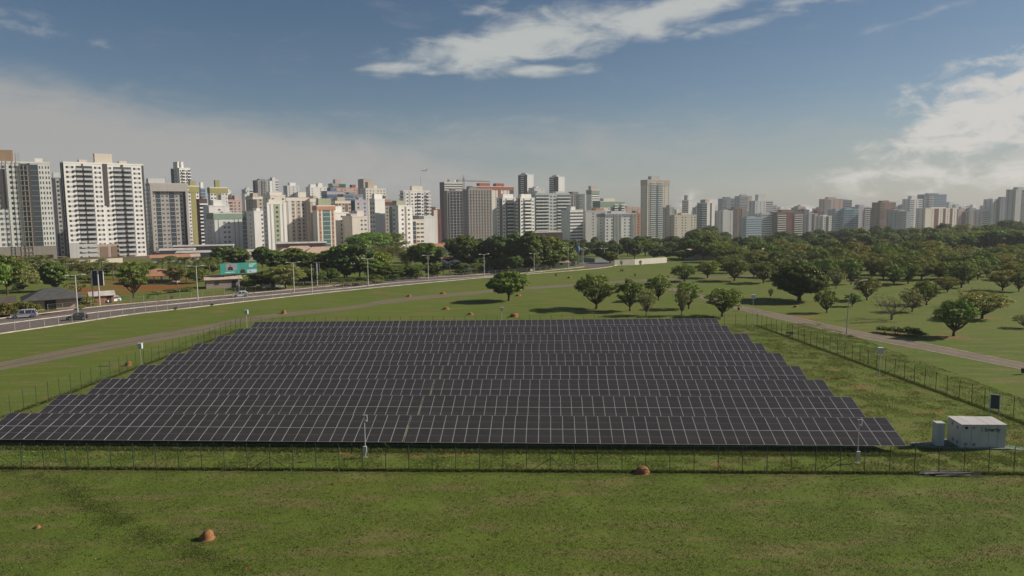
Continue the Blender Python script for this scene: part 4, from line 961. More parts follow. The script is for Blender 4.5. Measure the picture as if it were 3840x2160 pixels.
# --- extras of the three near towers
def ex_t1(root, w, dep, h, fb, MW, MD, MA):
    q = MB(); fb(q, 'f', w * .25, w * .34, .0, .22, h * .55, h - 3); q.build('dark_panel', MD, root)
    q = MB(); q.box(w * .1, w * .47, 2, dep * .7, h + .02, h + 6.5); q.build('roof_house', wallm((.36, .25, .17)), root)
    q = MB(); q.box(-.3, w + .25, -.5, -.15, .3, 8.2); q.build('raw_plinth', wallm(K['conc']), root)
    for k in range(6):
        q = MB(); u0 = w * (.03 + .16 * k); q.box(u0, u0 + w * .12, -.62, -.49, 1.0, 3.6); q.build('opening', wallm((.06, .03, .03) if k > 2 else (.25, .08, .05)), root)
    hx = w * .50; q = MB()
    for a in (0, 1.6):
        for bb in (0, 1.6): q.box(hx + a - .07, hx + a + .07, -2.4 + bb - .07, -2.4 + bb + .07, .2, h + 5)
    z = .2
    while z < h + 4:
        q.box(hx - .05, hx + 1.65, -2.44, -2.36, z, z + .1); q.tube([(hx, -2.4, z), (hx + 1.6, -2.4, z + 1.5)], .05, 4, cap=False); q.tube([(hx + 1.6, -2.4, z), (hx + 1.6, -.8, z + 1.5)], .05, 4, cap=False); z += 1.5
    q.build('hoist_mast', paint((.36, .34, .32), .6), root)
def ex_t2(root, w, dep, h, fb, MW, MD, MA):
    q = MB(); fb(q, 'f', w * .475, w * .53, .0, .25, h * .56, h + .4); q.build('dark_panel', MD, root)
    q = MB(); q.box(w * .40, w * .62, 3, dep * .8, h + .02, h + 6.5); q.build('roof_house', wallm(K['beige']), root)
    q = MB(); fb(q, 'f', -.1, w * .34, .02, .5, .3, 9.5); q.build('grey_plinth', wallm(K['grey']), root)
    q = MB(); fb(q, 'f', w * .345, w * .62, .02, .5, .3, 8.); q.build('raw_plinth', wallm((.42, .33, .27)), root)
    for a in (.37, .51):
        q = MB(); fb(q, 'f', w * a, w * (a + .10), .5, .62, .5, 6.6); q.build('opening', wallm((.22, .16, .12)), root)
def ex_t3(root, w, dep, h, fb, MW, MD, MA):
    for u0, u1, z0_, z1_ in ((0, w * .06, .3, h), (w * .94, w, .3, h), (w * .061, w * .939, h - 4.5, h + .2)):
        q = MB(); fb(q, 'f', u0, u1, 0, 1.6, z0_, z1_); q.build('portal_frame', wallm(K['greige']), root)
    q = MB(); fb(q, 'f', 0, w, .0, .5, .3, 5); q.build('stone_base', wallm(K['dgrey']), root)
def ex_tank(root, w, dep, h, fb, MW, MD, MA):
    q = MB(); q.lathe([(2.8, h + .02), (2.8, h + 5), (0.1, h + 6)], 14, c=(w * .3, dep * .5)); q.build('water_tank', MW, root)
def ex_ant(root, w, dep, h, fb, MW, MD, MA):
    q = MB(); q.tube([(w * .72, dep * .5, h), (w * .72, dep * .5, h + 14)], [.5, .08], 4); q.build('mast', MD, root)

B('unfinished cream tower with builders\' hoist and rust-coloured balconies', None, -75, 186, 609, 362, 28, 'white', 'p4.9 p4.9 p4.6 x3.4 d.9 g3.1 p2.4 p2.4', 'n d3 n', 20, 2.56, 'white', 'char', 'conc', GL, ((.78, .9, 3, 'white'),), 'apartment_tower', extra=ex_t1)
B('long cream slab tower with charcoal balcony columns and dark panel', 225, 237, 536, 612, 425, 38, 'white', 'p3.4 b1.7 d.5 b2.6 p3.0 p3.2 b2.3 d.8 b2.5 p3.3 d.5', 'd1 n d2', 18, 2.8, 'white', 'char', 'grey', GL, ((.2, .3, 2.5, 'beige'), (.7, .8, 2.5, 'beige')), 'apartment_tower', extra=ex_t2)
B('grey narrow block in the gap between the two near towers', None, 199, 232, 669, 470, 30, 'grey', 'd1 n2 d1', 'n n', 16, 2.8, roof=((.1, .9, 4, 'lgrey'),))
B('beige block with a portal frame and tinted glass columns', 545, 560, 700, 691, 480, 26, 'greige', 'n1.2 g1.1 n1 n1 g1.2 n n d.7 w.3', 'b n b', 20, 2.8, 'greige', 'char', 'lgrey', GL, ((.0, .45, 4, 'lgrey'),), 'office_block', extra=ex_t3)
B('slim white tower with dark left edge rising behind the portal block', 640, 672, 713, 632, 720, 36, 'white', 'n b1.2 n b1.2', 'd g w', fh=3, roof=((.05, .2, 7, 'white'), (.4, .6, 7, 'white')), name='apartment_tower')
B('white tower with olive green central strip and olive top', 700, 702, 745, 700, 640, 34, 'white', 'n1 c1.6 n1', 'n n', acc='olive', cap=('olive', 5), roof=((.3, .8, 5, 'olive'),), name='apartment_tower')
B('blue glass block half hidden behind olive-topped towers', 744, 752, 778, 708, 780, 34, 'lblue', 'g2 w', 's', glass=GB, roof=((.1, .5, 7, 'white'),))
B('brick-red block with white balcony bands', 744, 746, 776, 750, 610, 34, 'dred', 'b b', 'n', par='white')
B('white tower with olive crown and olive centre', 784, 787, 853, 706, 625, 32, 'white', 'n1 n1 c1.6 n1 n1', 'n', acc='olive', cap=('olive', 4), roof=((.35, .6, 7, 'olive'),), name='apartment_tower')
B('narrow grey white slab behind the olive-crowned tower', None, 854, 867, 718, 820, 30, 'white', 'w', 'n')
B('plain white stepped block beside the green-banded one', None, 783, 860, 775, 545, 30, 'white', 'w2 n w2', 'w', roof=((.3, .7, 5, 'white'), (.7, .95, 9, 'lgrey')))
B('white low block with sea-green top band', None, 801, 907, 803, 470, 30, 'lgrey', 'd.15 w d.15 w n1.2 n1.2 w d.15 w d.15 w', 'n', fh=3.1, cap=('green', 3.2), dk='green', roof=((.4, .7, 1.5, 'lgrey'),))
B('cream and brown block with dark window bands', None, 855, 905, 752, 720, 32, 'pink', 's1 n n', 'n', par='cream', roof=((.2, .5, 3, 'dred'), (.6, .9, 5, 'pink')))
B('grey block with a wall of dark glass', 906, 918, 950, 731, 640, 34, 'lgrey', 'w.6 g2', 'w', glass=GB)
B('low block with pale green glazed corner', None, 908, 950, 812, 560, 30, 'lgreen', 'g1.2 s2', 'w', glass=GG)
B('dark grey tower with white fins', 948, 966, 1020, 678, 820, 34, 'slate', 'v1 d1 n v1 n c1', 'd n', acc='white', roof=((.2, .6, 2.5, 'slate'),), name='apartment_tower')
B('slender pale tower touching the finned grey tower', None, 1021, 1043, 675, 860, 34, 'lgrey', 'w s1', 's', name='apartment_tower')
B('small pale block with balconies left of the finned tower', None, 921, 949, 712, 900, 30, 'lgrey', 'n b', 'n')
B('brown block with a pale roof deck', None, 948, 990, 740, 600, 34, 'tan', 'd1 n2', 'n', cap=('cream', 1.6))
B('white and mustard yellow low block', None, 952, 1002, 795, 520, 32, 'white', 'w2 n1 c1.2', 'n', acc='yellow')
B('beige block with sandy rooftop storey', None, 1013, 1070, 735, 560, 32, 'cream', 'n w n', 'n', roof=((.1, .9, 3, 'cream'),))
B('white twin-slab block with recessed green centre', 996, 1001, 1073, 765, 475, 34, 'white', 'w1 d.4 w1 C2.2 w1 d.4 w1', 'n', acc='lgreen', dk='grey', roof=((.15, .8, 3, 'cream'),))
B('long ochre block with white vertical ribs', 1064, 1073, 1160, 744, 590, 32, 'tan', 'w.5 d1 n1 d.4 w.4 n1 d.4 n1 w.6 d1', 'n', cap=('cream', 2), dk='lgrey', roof=((.55, .9, 5, 'cream'),))
B('ochre block with white ribs beside the orange-framed one', None, 1163, 1219, 748, 600, 32, 'tan', 'w.5 d.6 n1 d.6 n1', 'n', cap=('cream', 2), dk='lgrey')
B('pale grey tower with stepped top, far behind', None, 1077, 1122, 698, 1020, 30, 'lgrey', 'n n n', 'n', roof=((.3, .8, 5, 'white'),))
B('white clustered towers far behind the ochre block', None, 1162, 1226, 702, 1020, 30, 'white', 'n w n n', 'n', roof=((.1, .4, 4, 'white'), (.55, .8, 6, 'white')))
B('orange-framed block with dark glass centre', 1178, 1188, 1256, 775, 490, 34, 'cream', 'w.7 C.7 w.6 g2.6 w.6 C.7 w.6', 'w', acc='orange', cap=('orange', 2.2), roof=((.15, .85, 5.5, 'lgreen'),), glass=GG)
B('teal-topped tower with pink roof box', None, 1246, 1296, 690, 1010, 28, 'teal', 'w c1', 'n', acc='dgreen', roof=((.3, .75, 6.5, 'pink'),))
B('salmon stepped block below the teal-topped tower', None, 1242, 1362, 706, 930, 28, 'pink', 'n w c.4 n w n c.4 n', 'n', acc='orange', roof=((.1, .3, 3, 'red'), (.68, .8, 5, 'red')))
B('violet-blue office block with white roof band', None, 1226, 1286, 719, 800, 30, 'blue', 's', 's', cap=('lilac', 3), glass=GB)
B('dark blue glass office block', None, 1287, 1362, 731, 780, 30, 'slate', 'g2 n n', 's', glass=GB)
B('ochre block with brown strips behind the white low block', None, 1257, 1318, 756, 590, 32, 'tan', 'd.7 n1 n1 d.7 n1', 'n', cap=('cream', 1.5), dk='brown')
B('pale blue-white block with teal left wall', 1318, 1331, 1379, 753, 570, 34, 'lilac', 'n1 n1', 'c1', acc='dgreen')
B('white four-storey block with dark paired windows', None, 1257, 1306, 800, 515, 32, 'white', 'w1 p1.4 w.6', 'w', roof=((.05, .7, 5, 'white'),))
B('sand-coloured low block with sloping dark roof', None, 1320, 1377, 815, 505, 32, 'cream', 'w2 n1 n1', 'w', roof=((.1, .5, 2.5, 'grey'), (.5, .95, 4.5, 'cream')))
B('tall blank white slab above dark trees', 1391, 1405, 1443, 750, 485, 36, 'white', 'w', 'n n', roof=((.1, .9, 4, 'white'),), name='apartment_tower')
B('brown slab tower behind the blank white slab', None, 1363, 1391, 674, 870, 30, 'tan', 'w', 'w', roof=((.1, .9, 1.2, 'tan'),))
B('cream tower with rows of small square windows', None, 1371, 1446, 708, 840, 30, 'cream', 'n n n w.5 n n n', 'n', roof=((.2, .5, 8, 'tan'), (.5, .65, 4, 'cream')))
B('dark-roofed brown block behind the green-trimmed one', None, 1443, 1490, 758, 620, 32, 'conc', 'n d n', 'n', cap=('dred', 2.5), extra=ex_tank)
B('white block with two window columns and green corner', 1460, 1493, 1546, 775, 480, 36, 'white', 'w.4 n1 d.35 n1 w.3', 'c1 n1 w1', acc='green', dk='conc', roof=((.05, .6, 4, 'lgreen'),))
B('wide white tower with grey side strips and antenna', 1503, 1512, 1612, 718, 650, 28, 'white', 'd.7 n1 d.5 n1 n1 b1.2 n1 d.6 b.8 d.5', 'b', dk='grey', roof=((.35, .75, 5, 'cream'),), name='apartment_tower', extra=ex_ant)
B('small cream office block with dark pitched roof', None, 1547, 1590, 828, 510, 30, 'cream', 'g.8 m1 m1', 'n', roof=((.3, .8, 3.5, 'char'),), name='office_block')
B('low grey hall with blank white walls', None, 1590, 1632, 815, 540, 30, 'lgrey', 'w', 'w', roof=((.2, .6, 1, 'grey'),), name='hall')
B('distant brick-red block between white tower and building site', None, 1612, 1654, 788, 830, 28, 'dred', 'n c n', 's', acc='cream')
B('white banded block behind the open concrete frame', None, 1666, 1735, 684, 960, 22, 'white', 's1 s1', 'd', roof=((.35, .5, 4, 'grey'), (.6, .8, 3, 'white')))
B('bare concrete frame of an unfinished tower', 1664, 1676, 1734, 717, 800, 24, 'conc', 'w.15 x1', 'w', fh=3.1, par='grey', roof=((.3, .6, 3, 'brown'),), name='building_site')
B('unfinished tower wrapped in pale scaffold netting', 1736, 1758, 1843, 711, 770, 20, 'grey', 'k1', 'k', fh=3.1, par='lgrey', dk='conc', roof=((.1, .4, 3, 'conc'),), name='building_site')
B('cream tower with terracotta strips and red roof', None, 1772, 1926, 700, 980, 28, 'cream', 'n n C.7 n n n C.7 n n d1', 'n', acc='red', cap=('red', 4), roof=((.2, .45, 5, 'red'), (.6, .8, 5, 'red')), name='apartment_tower')
B('left twin white block with ribbed balconies and dark edges', 1862, 1884, 1939, 745, 640, 30, 'white', 'n1 d.35 b2.2 d.35 n1', 'n d', dk='dgrey', roof=((.15, .85, 4, 'white'),))
B('right twin white block with ribbed balconies and dark edges', 1943, 1951, 2004, 745, 640, 30, 'white', 'n1 d.35 b2.2 d.35 n1', 'n d', dk='dgrey', roof=((.15, .85, 4, 'white'),))
B('tall grey tower with blank right wall, left of its pair', 1943, 1977, 2001, 656, 1100, 34, 'lgrey', 'w', 'd b d', par='lgrey', roof=((.1, .5, 3, 'grey'),), name='apartment_tower')
B('tall grey tower with blank right wall, right of its pair', 2060, 2094, 2117, 664, 1100, 34, 'lgrey', 'w', 'b d', par='lgrey', roof=((.1, .5, 3, 'grey'),), name='apartment_tower')
B('small pale rooftop block between the grey tower pair', None, 2004, 2042, 706, 1000, 24, 'lgrey', 'w n', 'n')
B('wide white block with long glazed balconies', 1983, 2008, 2137, 727, 720, 18, 'lgrey', 'b3.6 w.2 m.8 w.2 m.8 w.2 b3.6', 'w', fh=3.2, par='white', glass=GG, roof=((.1, .3, 3, 'lgrey'), (.65, .9, 2.5, 'lgrey')))
B('dark and white glass tower behind the glazed-balcony block', None, 2138, 2193, 730, 860, 26, 'dgrey', 'v1 n d1 g1 w.8', 'n', acc='white', glass=GG)
B('white low block with dark ribbon windows', None, 2138, 2186, 790, 690, 24, 'white', 's1 s1', 'w')
B('tower with tan side wall and white ribbon front', 2199, 2218, 2247, 714, 990, 26, 'white', 's1', 'w', roof=((.1, .8, 6, 'pink'),), cap=('green', 5), name='apartment_tower')
B('grey double block in front of the tan-sided tower', None, 2196, 2271, 793, 740, 20, 'grey', 'w1 n w1 s1', 'n', roof=((.6, .9, 3, 'orange'),))
B('beige block with green glass top storey', None, 2251, 2341, 757, 850, 22, 'cream', 's1 w n d b1 d b1', 'n', cap=('green', 6), par='white')
B('grey blue-roofed block with white shutters', None, 2269, 2385, 804, 690, 18, 'lgrey', 'n n v1.6 w.3 n n v1', 'n', acc='white', dk='slate', cap=('slate', 2.5))
B('thin orange slice of a block left of the big beige tower', None, 2384, 2404, 803, 790, 15, 'orange', 'n', 'n')
B('distant pinkish roofs left of the big beige tower', None, 2340, 2402, 780, 1120, 20, 'pink', 'n n n', 'n')
B('tallest beige tower with curved balconies and glass core', 2403, 2428, 2511, 676, 1040, 20, 'beige', 'n1 b1.8 g.8 b1.8 n1 w.7 n.6', 'n1 w n', fh=2.95, par='lgrey', glass=GG, roof=((.25, .6, 6, 'grey'),), cap=('tan', 7), name='apartment_tower')
B('slim grey column block right of the big beige tower', None, 2511, 2529, 780, 900, 15, 'grey', 'w n', 'n')
B('beige wide block with ochre window columns', None, 2530, 2612, 809, 830, 18, 'beige', 'n w n n w n n', 'n', roof=((.4, .7, 3, 'beige'),))
B('slim tower with white right wall and dark top', 2558, 2582, 2592, 752, 1100, 20, 'white', 'w', 's', roof=((.1, .6, 8, 'grey'),), name='apartment_tower')
B('grey-green tower with white right corner', 2614, 2652, 2681, 762, 980, 20, 'white', 'w d.5 w', 'g s', glass=GG, roof=((.1, .6, 5, 'tan'),), name='apartment_tower')
for row in (
    ('small slate block beyond the grey-green tower', 2681, 2713, 798, 1100, 'slate', 's', 3), ('pale pillar block with a white top', 2712, 2749, 792, 1050, 'lgrey', 'w n', 2), ('pair of grey-blue towers joined in the middle', 2709, 2758, 746, 1500, 'slate', 's w s', 4),
    ('dark brown block with black balconies', 2747, 2801, 785, 1080, 'brown', 'd n v', 3), ('grey tower with rounded brown edge', 2774, 2819, 737, 1400, 'lilac', 's2 c1', 4), ('stepped pale tower crowned by a tall box', 2832, 2899, 755, 1200, 'lgrey', 'n n n s2', 11), ('thin pale block beside the stepped tower', 2898, 2913, 771, 1250, 'lgrey', 's', 2),
    ('blue-grey glass block low among the trees', 2799, 2857, 818, 980, 'lblue', 's s', 2), ('grey balconied block right of the blue-grey glass block', 2856, 2897, 803, 1000, 'lgrey', 's', 2), ('reddish-brown block with pale balcony bands', 2915, 3009, 798, 1000, 'brown', 'b d b', 4), ('tan tower rising behind the banded brown block', 2992, 3021, 780, 1150, 'tan', 'w n', 3),
    ('narrow dark block beside the tan tower', 3017, 3035, 788, 1120, 'dgrey', 'n', 2), ('grey ribbed block behind a lone tall tree', 3034, 3066, 803, 1100, 'grey', 'w d w', 2), ('red and grey block right of the lone tall tree', 3064, 3090, 797, 1150, 'dred', 'n w', 3), ('brown and cream tower with arched top', 3095, 3161, 748, 1250, 'pink', 'v1 n n', 4),
    ('white gridded low block with dark centre', 3087, 3119, 812, 1000, 'white', 'n d n', 2), ('grey tower with ribbon windows and sloping roof', 3158, 3195, 752, 1350, 'slate', 's', 2), ('glassy pale block left of the teal glass one', 3133, 3168, 788, 1050, 'lblue', 's c.4', 2), ('teal glass block among grey neighbours', 3166, 3220, 786, 1050, 'teal', 'g2 s', 2),
    ('plain lilac-grey block with one recessed bay', 3219, 3262, 778, 1080, 'lilac', 'w b', 4), ('dark blue narrow block', 3262, 3282, 791, 1150, 'blue', 's', 2), ('grey narrow block right of the dark blue one', 3281, 3300, 783, 1150, 'grey', 'n n', 2), ('brown and white striped tower', 3302, 3360, 761, 1060, 'brown', 's w1.6 s', 3),
    ('wide pale block behind the striped tower', 3317, 3393, 754, 1400, 'lgrey', 'n n w n', 2), ('block with a sunlit peach edge', 3354, 3382, 789, 1040, 'pink', 'w n', 2), ('teal and white low block', 3368, 3415, 793, 1000, 'lblue', 'd g w', 2), ('white tower with stacked top floors', 3414, 3461, 748, 1200, 'lgrey', 's n s', 6),
    ('large mirrored-glass tower, widest on the right', 3466, 3550, 731, 1300, 'slate', 'g b g2 g', 3), ('cream block with dark red vertical bays', 3471, 3589, 783, 1020, 'cream', 'w n d n d.6 n d.6 n', 2), ('small round-topped tower with blue glass', 3558, 3596, 767, 1400, 'lgrey', 'n g n', 5), ('brown and grey block right of the red-bayed one', 3593, 3636, 794, 1150, 'pink', 'n d n', 4),
    ('dark stepped block low behind trees', 3632, 3683, 787, 1300, 'dgrey', 'n w n', 3), ('pale terraced block low behind trees', 3684, 3738, 790, 1150, 'lgrey', 's s', 5), ('tower with black and white balcony stripe', 3723, 3753, 749, 1150, 'lgrey', 'n b', 2), ('grey tower with square crown', 3752, 3812, 748, 1150, 'slate', 'n n d n', 4), ('tall grey tower cut by the right picture edge', 3811, 3875, 712, 1050, 'grey', 'w g2', 4),
    ('faint distant tower above the woodland on the right', 3240, 3275, 800, 1700, 'slate', 'n n', 2), ('faint distant slab between the striped and mirrored towers', 3395, 3425, 795, 1650, 'grey', 's', 2), ('faint distant block behind the teal glass one', 3205, 3240, 795, 1700, 'lilac', 's', 2), ('distant low block left of the stepped pale tower', 2815, 2840, 795, 1600, 'lgrey', 'n', 2)):
    d_, x0, x1, yt, D, wl_, fr_, rh = row
    B(d_, None, x0, x1, yt, D, 12 + (x0 % 7), wl_, fr_, 'n n', 14, 3.0, 'tan' if wl_ in ('lilac', 'grey') else 'white', 'dred' if 'red' in d_ else 'char', 'cream' if 'brown' in d_ else 'lgrey', GB if 'glass' in d_ or wl_ in ('teal', 'blue') else None, ((.25, .7, rh, wl_),), 'apartment_tower' if 'tower' in d_ else 'apartment_block')
# second line of small distant blocks filling the skyline gaps
fr2 = random.Random(4); fx = 560
while fx < 3850:
    w_ = fr2.uniform(16, 34)
    hor = YH + ROLL * (fx - 1920); yt = hor + fr2.uniform(-2, 22) - (12 if fx < 1700 else 0)
    D = fr2.uniform(1300, 1800); wl_ = fr2.choice(('lgrey', 'grey', 'white', 'cream', 'pink', 'slate', 'beige', 'lilac'))
    B('faint %s block in the hazy back line of the city' % {'lgrey': 'pale grey', 'cream': 'cream', 'pink': 'pinkish', 'slate': 'blue-grey', 'lilac': 'lilac-grey'}.get(wl_, wl_), None, fx, fx + w_, yt, D, fr2.uniform(5, 35), wl_, fr2.choice(('n n', 's', 'n w n', 'w n', 'b n')), 'n', 14)
    fx += w_ * fr2.uniform(1.0, 1.8)
BLD.sort(key=lambda b: b['x0'])
for i, b in enumerate(BLD):
    b['label'] = b['desc'] + ', %s from the left' % ordn(i + 1) if b['desc'].startswith('faint') else b['desc']
    build_block(b, i)

# ------------------------------------------------------------------ houses and low roofs
M_TILE = asphalt('clay_tiles', (.36, .17, .095), (.47, .25, .15), 1.2); M_TILE2 = asphalt('pale_tiles', (.44, .30, .22), (.56, .42, .32), 1.2); M_DKROOF = asphalt('dark_roof', (.060, .062, .062), (.095, .095, .092), 1.2); M_SHEET = paint((.52, .48, .44), .6, var=.3, scale=.3)
M_HW = wallm((.42, .34, .30)); M_HW2 = wallm((.60, .56, .50)); M_BRICK = wallm((.34, .15, .09)); M_OPEN = wallm((.035, .03, .028)); M_WOOD = paint((.20, .13, .08), .9)
def house(label, px, yb, w, d, h, rh, rz, wall, roof, hip=True, over=.7, doors=((.45, 1.2, 2.1),), wins=(.2, .75), cat='house', name='house', D=None):
    p = P(px, yb, D) if D else G(px, yb); p = Vector((p.x, p.y, tz(p.y)))
    root = empty(name, p, rz, label, cat); q = MB(); q.box(-w / 2, w / 2, 0, d, -.3, h); q.build('wall', wall, root)
    q = MB(); o = over; i = min(w, d) * .42 if hip else 0
    e = [(-w / 2 - o, -o, h), (w / 2 + o, -o, h), (w / 2 + o, d + o, h), (-w / 2 - o, d + o, h)]
    if hip and w >= d: r_ = [(-w / 2 + i, d / 2, h + rh), (w / 2 - i, d / 2, h + rh)]
    else: r_ = [(-w / 2 - o, d / 2, h + rh), (w / 2 + o, d / 2, h + rh)]
    q.poly([e[0], e[1], r_[1], r_[0]]); q.poly([e[2], e[3], r_[0], r_[1]]); q.poly([e[1], e[2], r_[1]]); q.poly([e[3], e[0], r_[0]]); q.poly(list(reversed([(x_, y_, z_ - .12) for x_, y_, z_ in e])))
    for a, b in ((0, 1), (1, 2), (2, 3), (3, 0)): q.quad((*e[a][:2], h - .12), (*e[b][:2], h - .12), e[b], e[a])
    q.build('roof', roof, root)
    for f_, ww, hh in doors: q = MB(); q.box(-w / 2 + f_ * w - ww / 2, -w / 2 + f_ * w + ww / 2, -.06, .02, -.2, hh); q.build('door', M_OPEN, root)
    for f_ in wins: q = MB(); q.box(-w / 2 + f_ * w - .55, -w / 2 + f_ * w + .55, -.05, .02, 1.0, 2.0); q.build('window', GL, root)
    return root
house('low house with a wide dark hipped roof beside the road', 205, 1160, 9.5, 8, 2.5, 2.3, .62, M_HW, M_DKROOF, True, 1.5, ((.42, 2.2, 2.2),), ())
house('small brick lean-to shack behind the twin sign poles', 385, 1138, 5, 4, 2.0, .9, .6, M_BRICK, M_SHEET, False, .4, ((.8, .9, 1.8),), ())
house('long low house with pale sagging roof right of the ploughed field', 840, 1080, 9.5, 6, 2.6, 1.0, .45, M_HW, M_TILE2, False, .5, ((.8, 1.1, 2.0),), (.3,))
house('whitewashed hut hidden under the airy olive tree', 1030, 1078, 7, 5, 2.4, .8, .45, M_HW2, M_SHEET, False)
house('peach-roofed house in the sunlit cluster, left', 1085, 950, 13, 10, 3.0, 2.6, .4, M_HW2, M_TILE2, D=365); house('peach-roofed house in the sunlit cluster, middle', 1128, 952, 18, 11, 3.2, 3.4, .4, M_HW2, M_TILE2, D=370); house('peach-roofed house in the sunlit cluster, right', 1212, 950, 18, 10, 3.2, 3.0, .35, M_HW2, M_TILE2, D=368)
house('red-roofed house left of the three peach roofs', 905, 968, 12, 9, 3, 2, .4, M_HW2, M_TILE2, D=355); house('low sandy-roofed sheds below the portal block', 640, 985, 16, 8, 2.6, 1.2, .45, M_HW2, M_TILE, False, D=342); house('second sandy-roofed shed right of the first', 700, 978, 11, 8, 2.6, 1.2, .45, M_HW2, M_TILE2, False, D=348)
house('long flat warehouse with white fascia among the town houses', 835, 935, 46, 14, 3.6, .8, .3, wallm((.26, .25, .26)), M_SHEET, False, .6, (), (), 'warehouse', 'warehouse', D=395)
house('grey shed roof left of the warehouse', 660, 930, 18, 12, 4, 1, .3, wallm((.3, .28, .3)), M_SHEET, False, .6, (), (), D=430)
house('flat-roofed grey hall under the green-banded block', 760, 900, 34, 14, 6, .6, .3, wallm((.18, .18, .19)), M_SHEET, False, .4, (), (), 'hall', 'hall', D=450)
house('two-storey red and grey shop under the ochre block', 1130, 895, 30, 12, 7, .8, .3, wallm((.34, .24, .22)), M_SHEET, False, .4, (), (.2, .4, .6, .8), 'shop', 'shop', D=455)
for i, (px, yb, w, D) in enumerate(((1625, 915, 22, 470), (1660, 925, 26, 450), (1600, 905, 20, 500), (1690, 915, 20, 480), (1560, 905, 18, 490))):
    house('red clay roofed house in the gap left of the concrete frame, %s by distance' % ordn((1, 0, 4, 2, 3)[i] + 1), px, yb, w, 11, 3, 2.6, .35, M_HW2, M_TILE, D=D)
house('long low roof glimpsed among the woodland trees', 2742, 946, 34, 12, 3.2, 1.4, .08, M_HW2, M_TILE2, False, .8, (), (), D=318)
house('red brick and glass hall below the glazed-balcony block', 2056, 880, 24, 16, 12, .6, .2, wallm((.36, .2, .14)), M_SHEET, False, .3, (), (.2, .5, .8), 'hall', 'hall', D=600)
house('long thin pergola roof among the garden palms', 1775, 1008, 24, 5, 3.4, .5, -.05, M_OPEN, M_TILE, False, .6, (), (), D=282)
house('dark thatched hut below the pergola roof', 1862, 1020, 8, 6, 2.2, 1.8, .2, wallm((.08, .07, .05)), M_DKROOF, False, .6)
house('small whitish shed behind the road left of the green tank', 2080, 1004, 10, 5, 2.0, .5, .1, M_HW2, M_TILE2, False)
# open pavilion with a round clay-tile roof
p = G(592, 1058); pv = empty('pavilion', p, 0, 'open pavilion with a shallow round clay-tile roof by the ploughed field', 'pavilion')
q = MB(); q.lathe([(8.4, 2.5), (8.5, 2.62), (4.5, 3.6), (.3, 4.3)], 18); q.build('roof', M_TILE, pv)
for k in range(10): q = MB(); q.tube([(7.2 * math.cos(k * .628), 7.2 * math.sin(k * .628), -.1), (7.2 * math.cos(k * .628), 7.2 * math.sin(k * .628), 2.7)], .12, 6); q.build('column', M_WOOD, pv)
q = MB(); q.lathe([(6.8, -.1), (6.8, .25)], 18); q.build('floor', M_CONC, pv)
# walls
def wall_thing(label, pts, h, mat, n=1):
    l = [G(*p_) for p_ in pts]; root = empty('boundary_wall', l[0], 0, label, 'wall')
    for a, b in zip(l, l[1:]):
        u = b - a; m_ = max(1, int(u.length / 6))
        for k in range(m_):
            s0 = a + u * (k / m_); s1 = a + u * ((k + 1) / m_); d = (s1 - s0); nrm = Vector((-d.y, d.x, 0)).normalized() * .09; q = MB()
            f = lambda v, s_, z: tuple(Vector((v.x, v.y, tz(v.y) + z)) + nrm * s_ - l[0]); e_ = d.normalized() * .012
            q.hexa([f(s0 + e_, -1, -.2), f(s1 - e_, -1, -.2), f(s1 - e_, 1, -.2), f(s0 + e_, 1, -.2), f(s0 + e_, -1, h), f(s1 - e_, -1, h), f(s1 - e_, 1, h), f(s0 + e_, 1, h)]); q.build('wall_panel', mat, root)
wall_thing('white sunlit boundary wall at the road bend', ((2304, 996), (2380, 993), (2500, 985)), 2.2, wallm((.72, .66, .58)))
wall_thing('grey boundary wall across the road bend', ((2175, 978), (2230, 984), (2290, 981)), 1.7, wallm((.24, .27, .27)))
wall_thing('low whitish wall left of the road bend', ((1905, 1022), (1990, 1015), (2080, 1002)), 1.5, wallm((.42, .36, .32)))
wall_thing('dark garden wall along the left verge', ((-40, 1148), (20, 1140), (62, 1135)), 1.8, wallm((.07, .06, .055)))
wall_thing('rough concrete wall at the foot of the near towers', ((120, 1000), (330, 992), (460, 984)), 2.2, wallm((.42, .36, .31)))
# ================================================================== street lamps, signs, tanks
M_POLE = paint((.50, .48, .45), .7, var=.12); M_LAMP = paint((.62, .62, .60), .5)
def lamp(px, yb, yt, label, arms=2, ang=.5):
    p = G(px, yb); h = (yb - yt) * p.y / F; root = empty('street_lamp', p, ang, label, 'street lamp', 'street lamps along the road')
    q = MB(); q.tube([(0, 0, -.05), (0, 0, h * .5), (0, 0, h)], [.15, .12, .085], 8); q.build('pole', M_POLE, root)
    for s in ((-1, 1) if arms == 2 else (1,)):
        q = MB(); q.tube([(0, 0, h - .2), (s * .7, 0, h - .02), (s * 1.3, 0, h + .05)], .05, 6); ar_ = q.build('arm', M_POLE, root)
        q = MB(); q.hexa([(s * 1.25, -.16, h), (s * 2.0, -.13, h + .04), (s * 2.0, .13, h + .04), (s * 1.25, .16, h), (s * 1.25, -.12, h + .14), (s * 2.0, -.09, h + .13), (s * 2.0, .09, h + .13), (s * 1.25, .12, h + .14)]); q.build('lamp_head', M_LAMP, ar_)
    return root
LAMPS = [(292, 1176, 1030), (742, 1126, 996), (897, 1091, 1036), (1103, 1095, 983), (1381, 1072, 969), (1606, 1046, 957), (1816, 1034, 953), (2003, 1023, 950), (2130, 1010, 928), (2182, 990, 930), (2188, 996, 934), (2266, 976, 932)]
for i, l_ in enumerate(LAMPS): lamp(*l_, 'double-armed street lamp on a pale pole, %s from the left along the road' % ordn(i + 1))
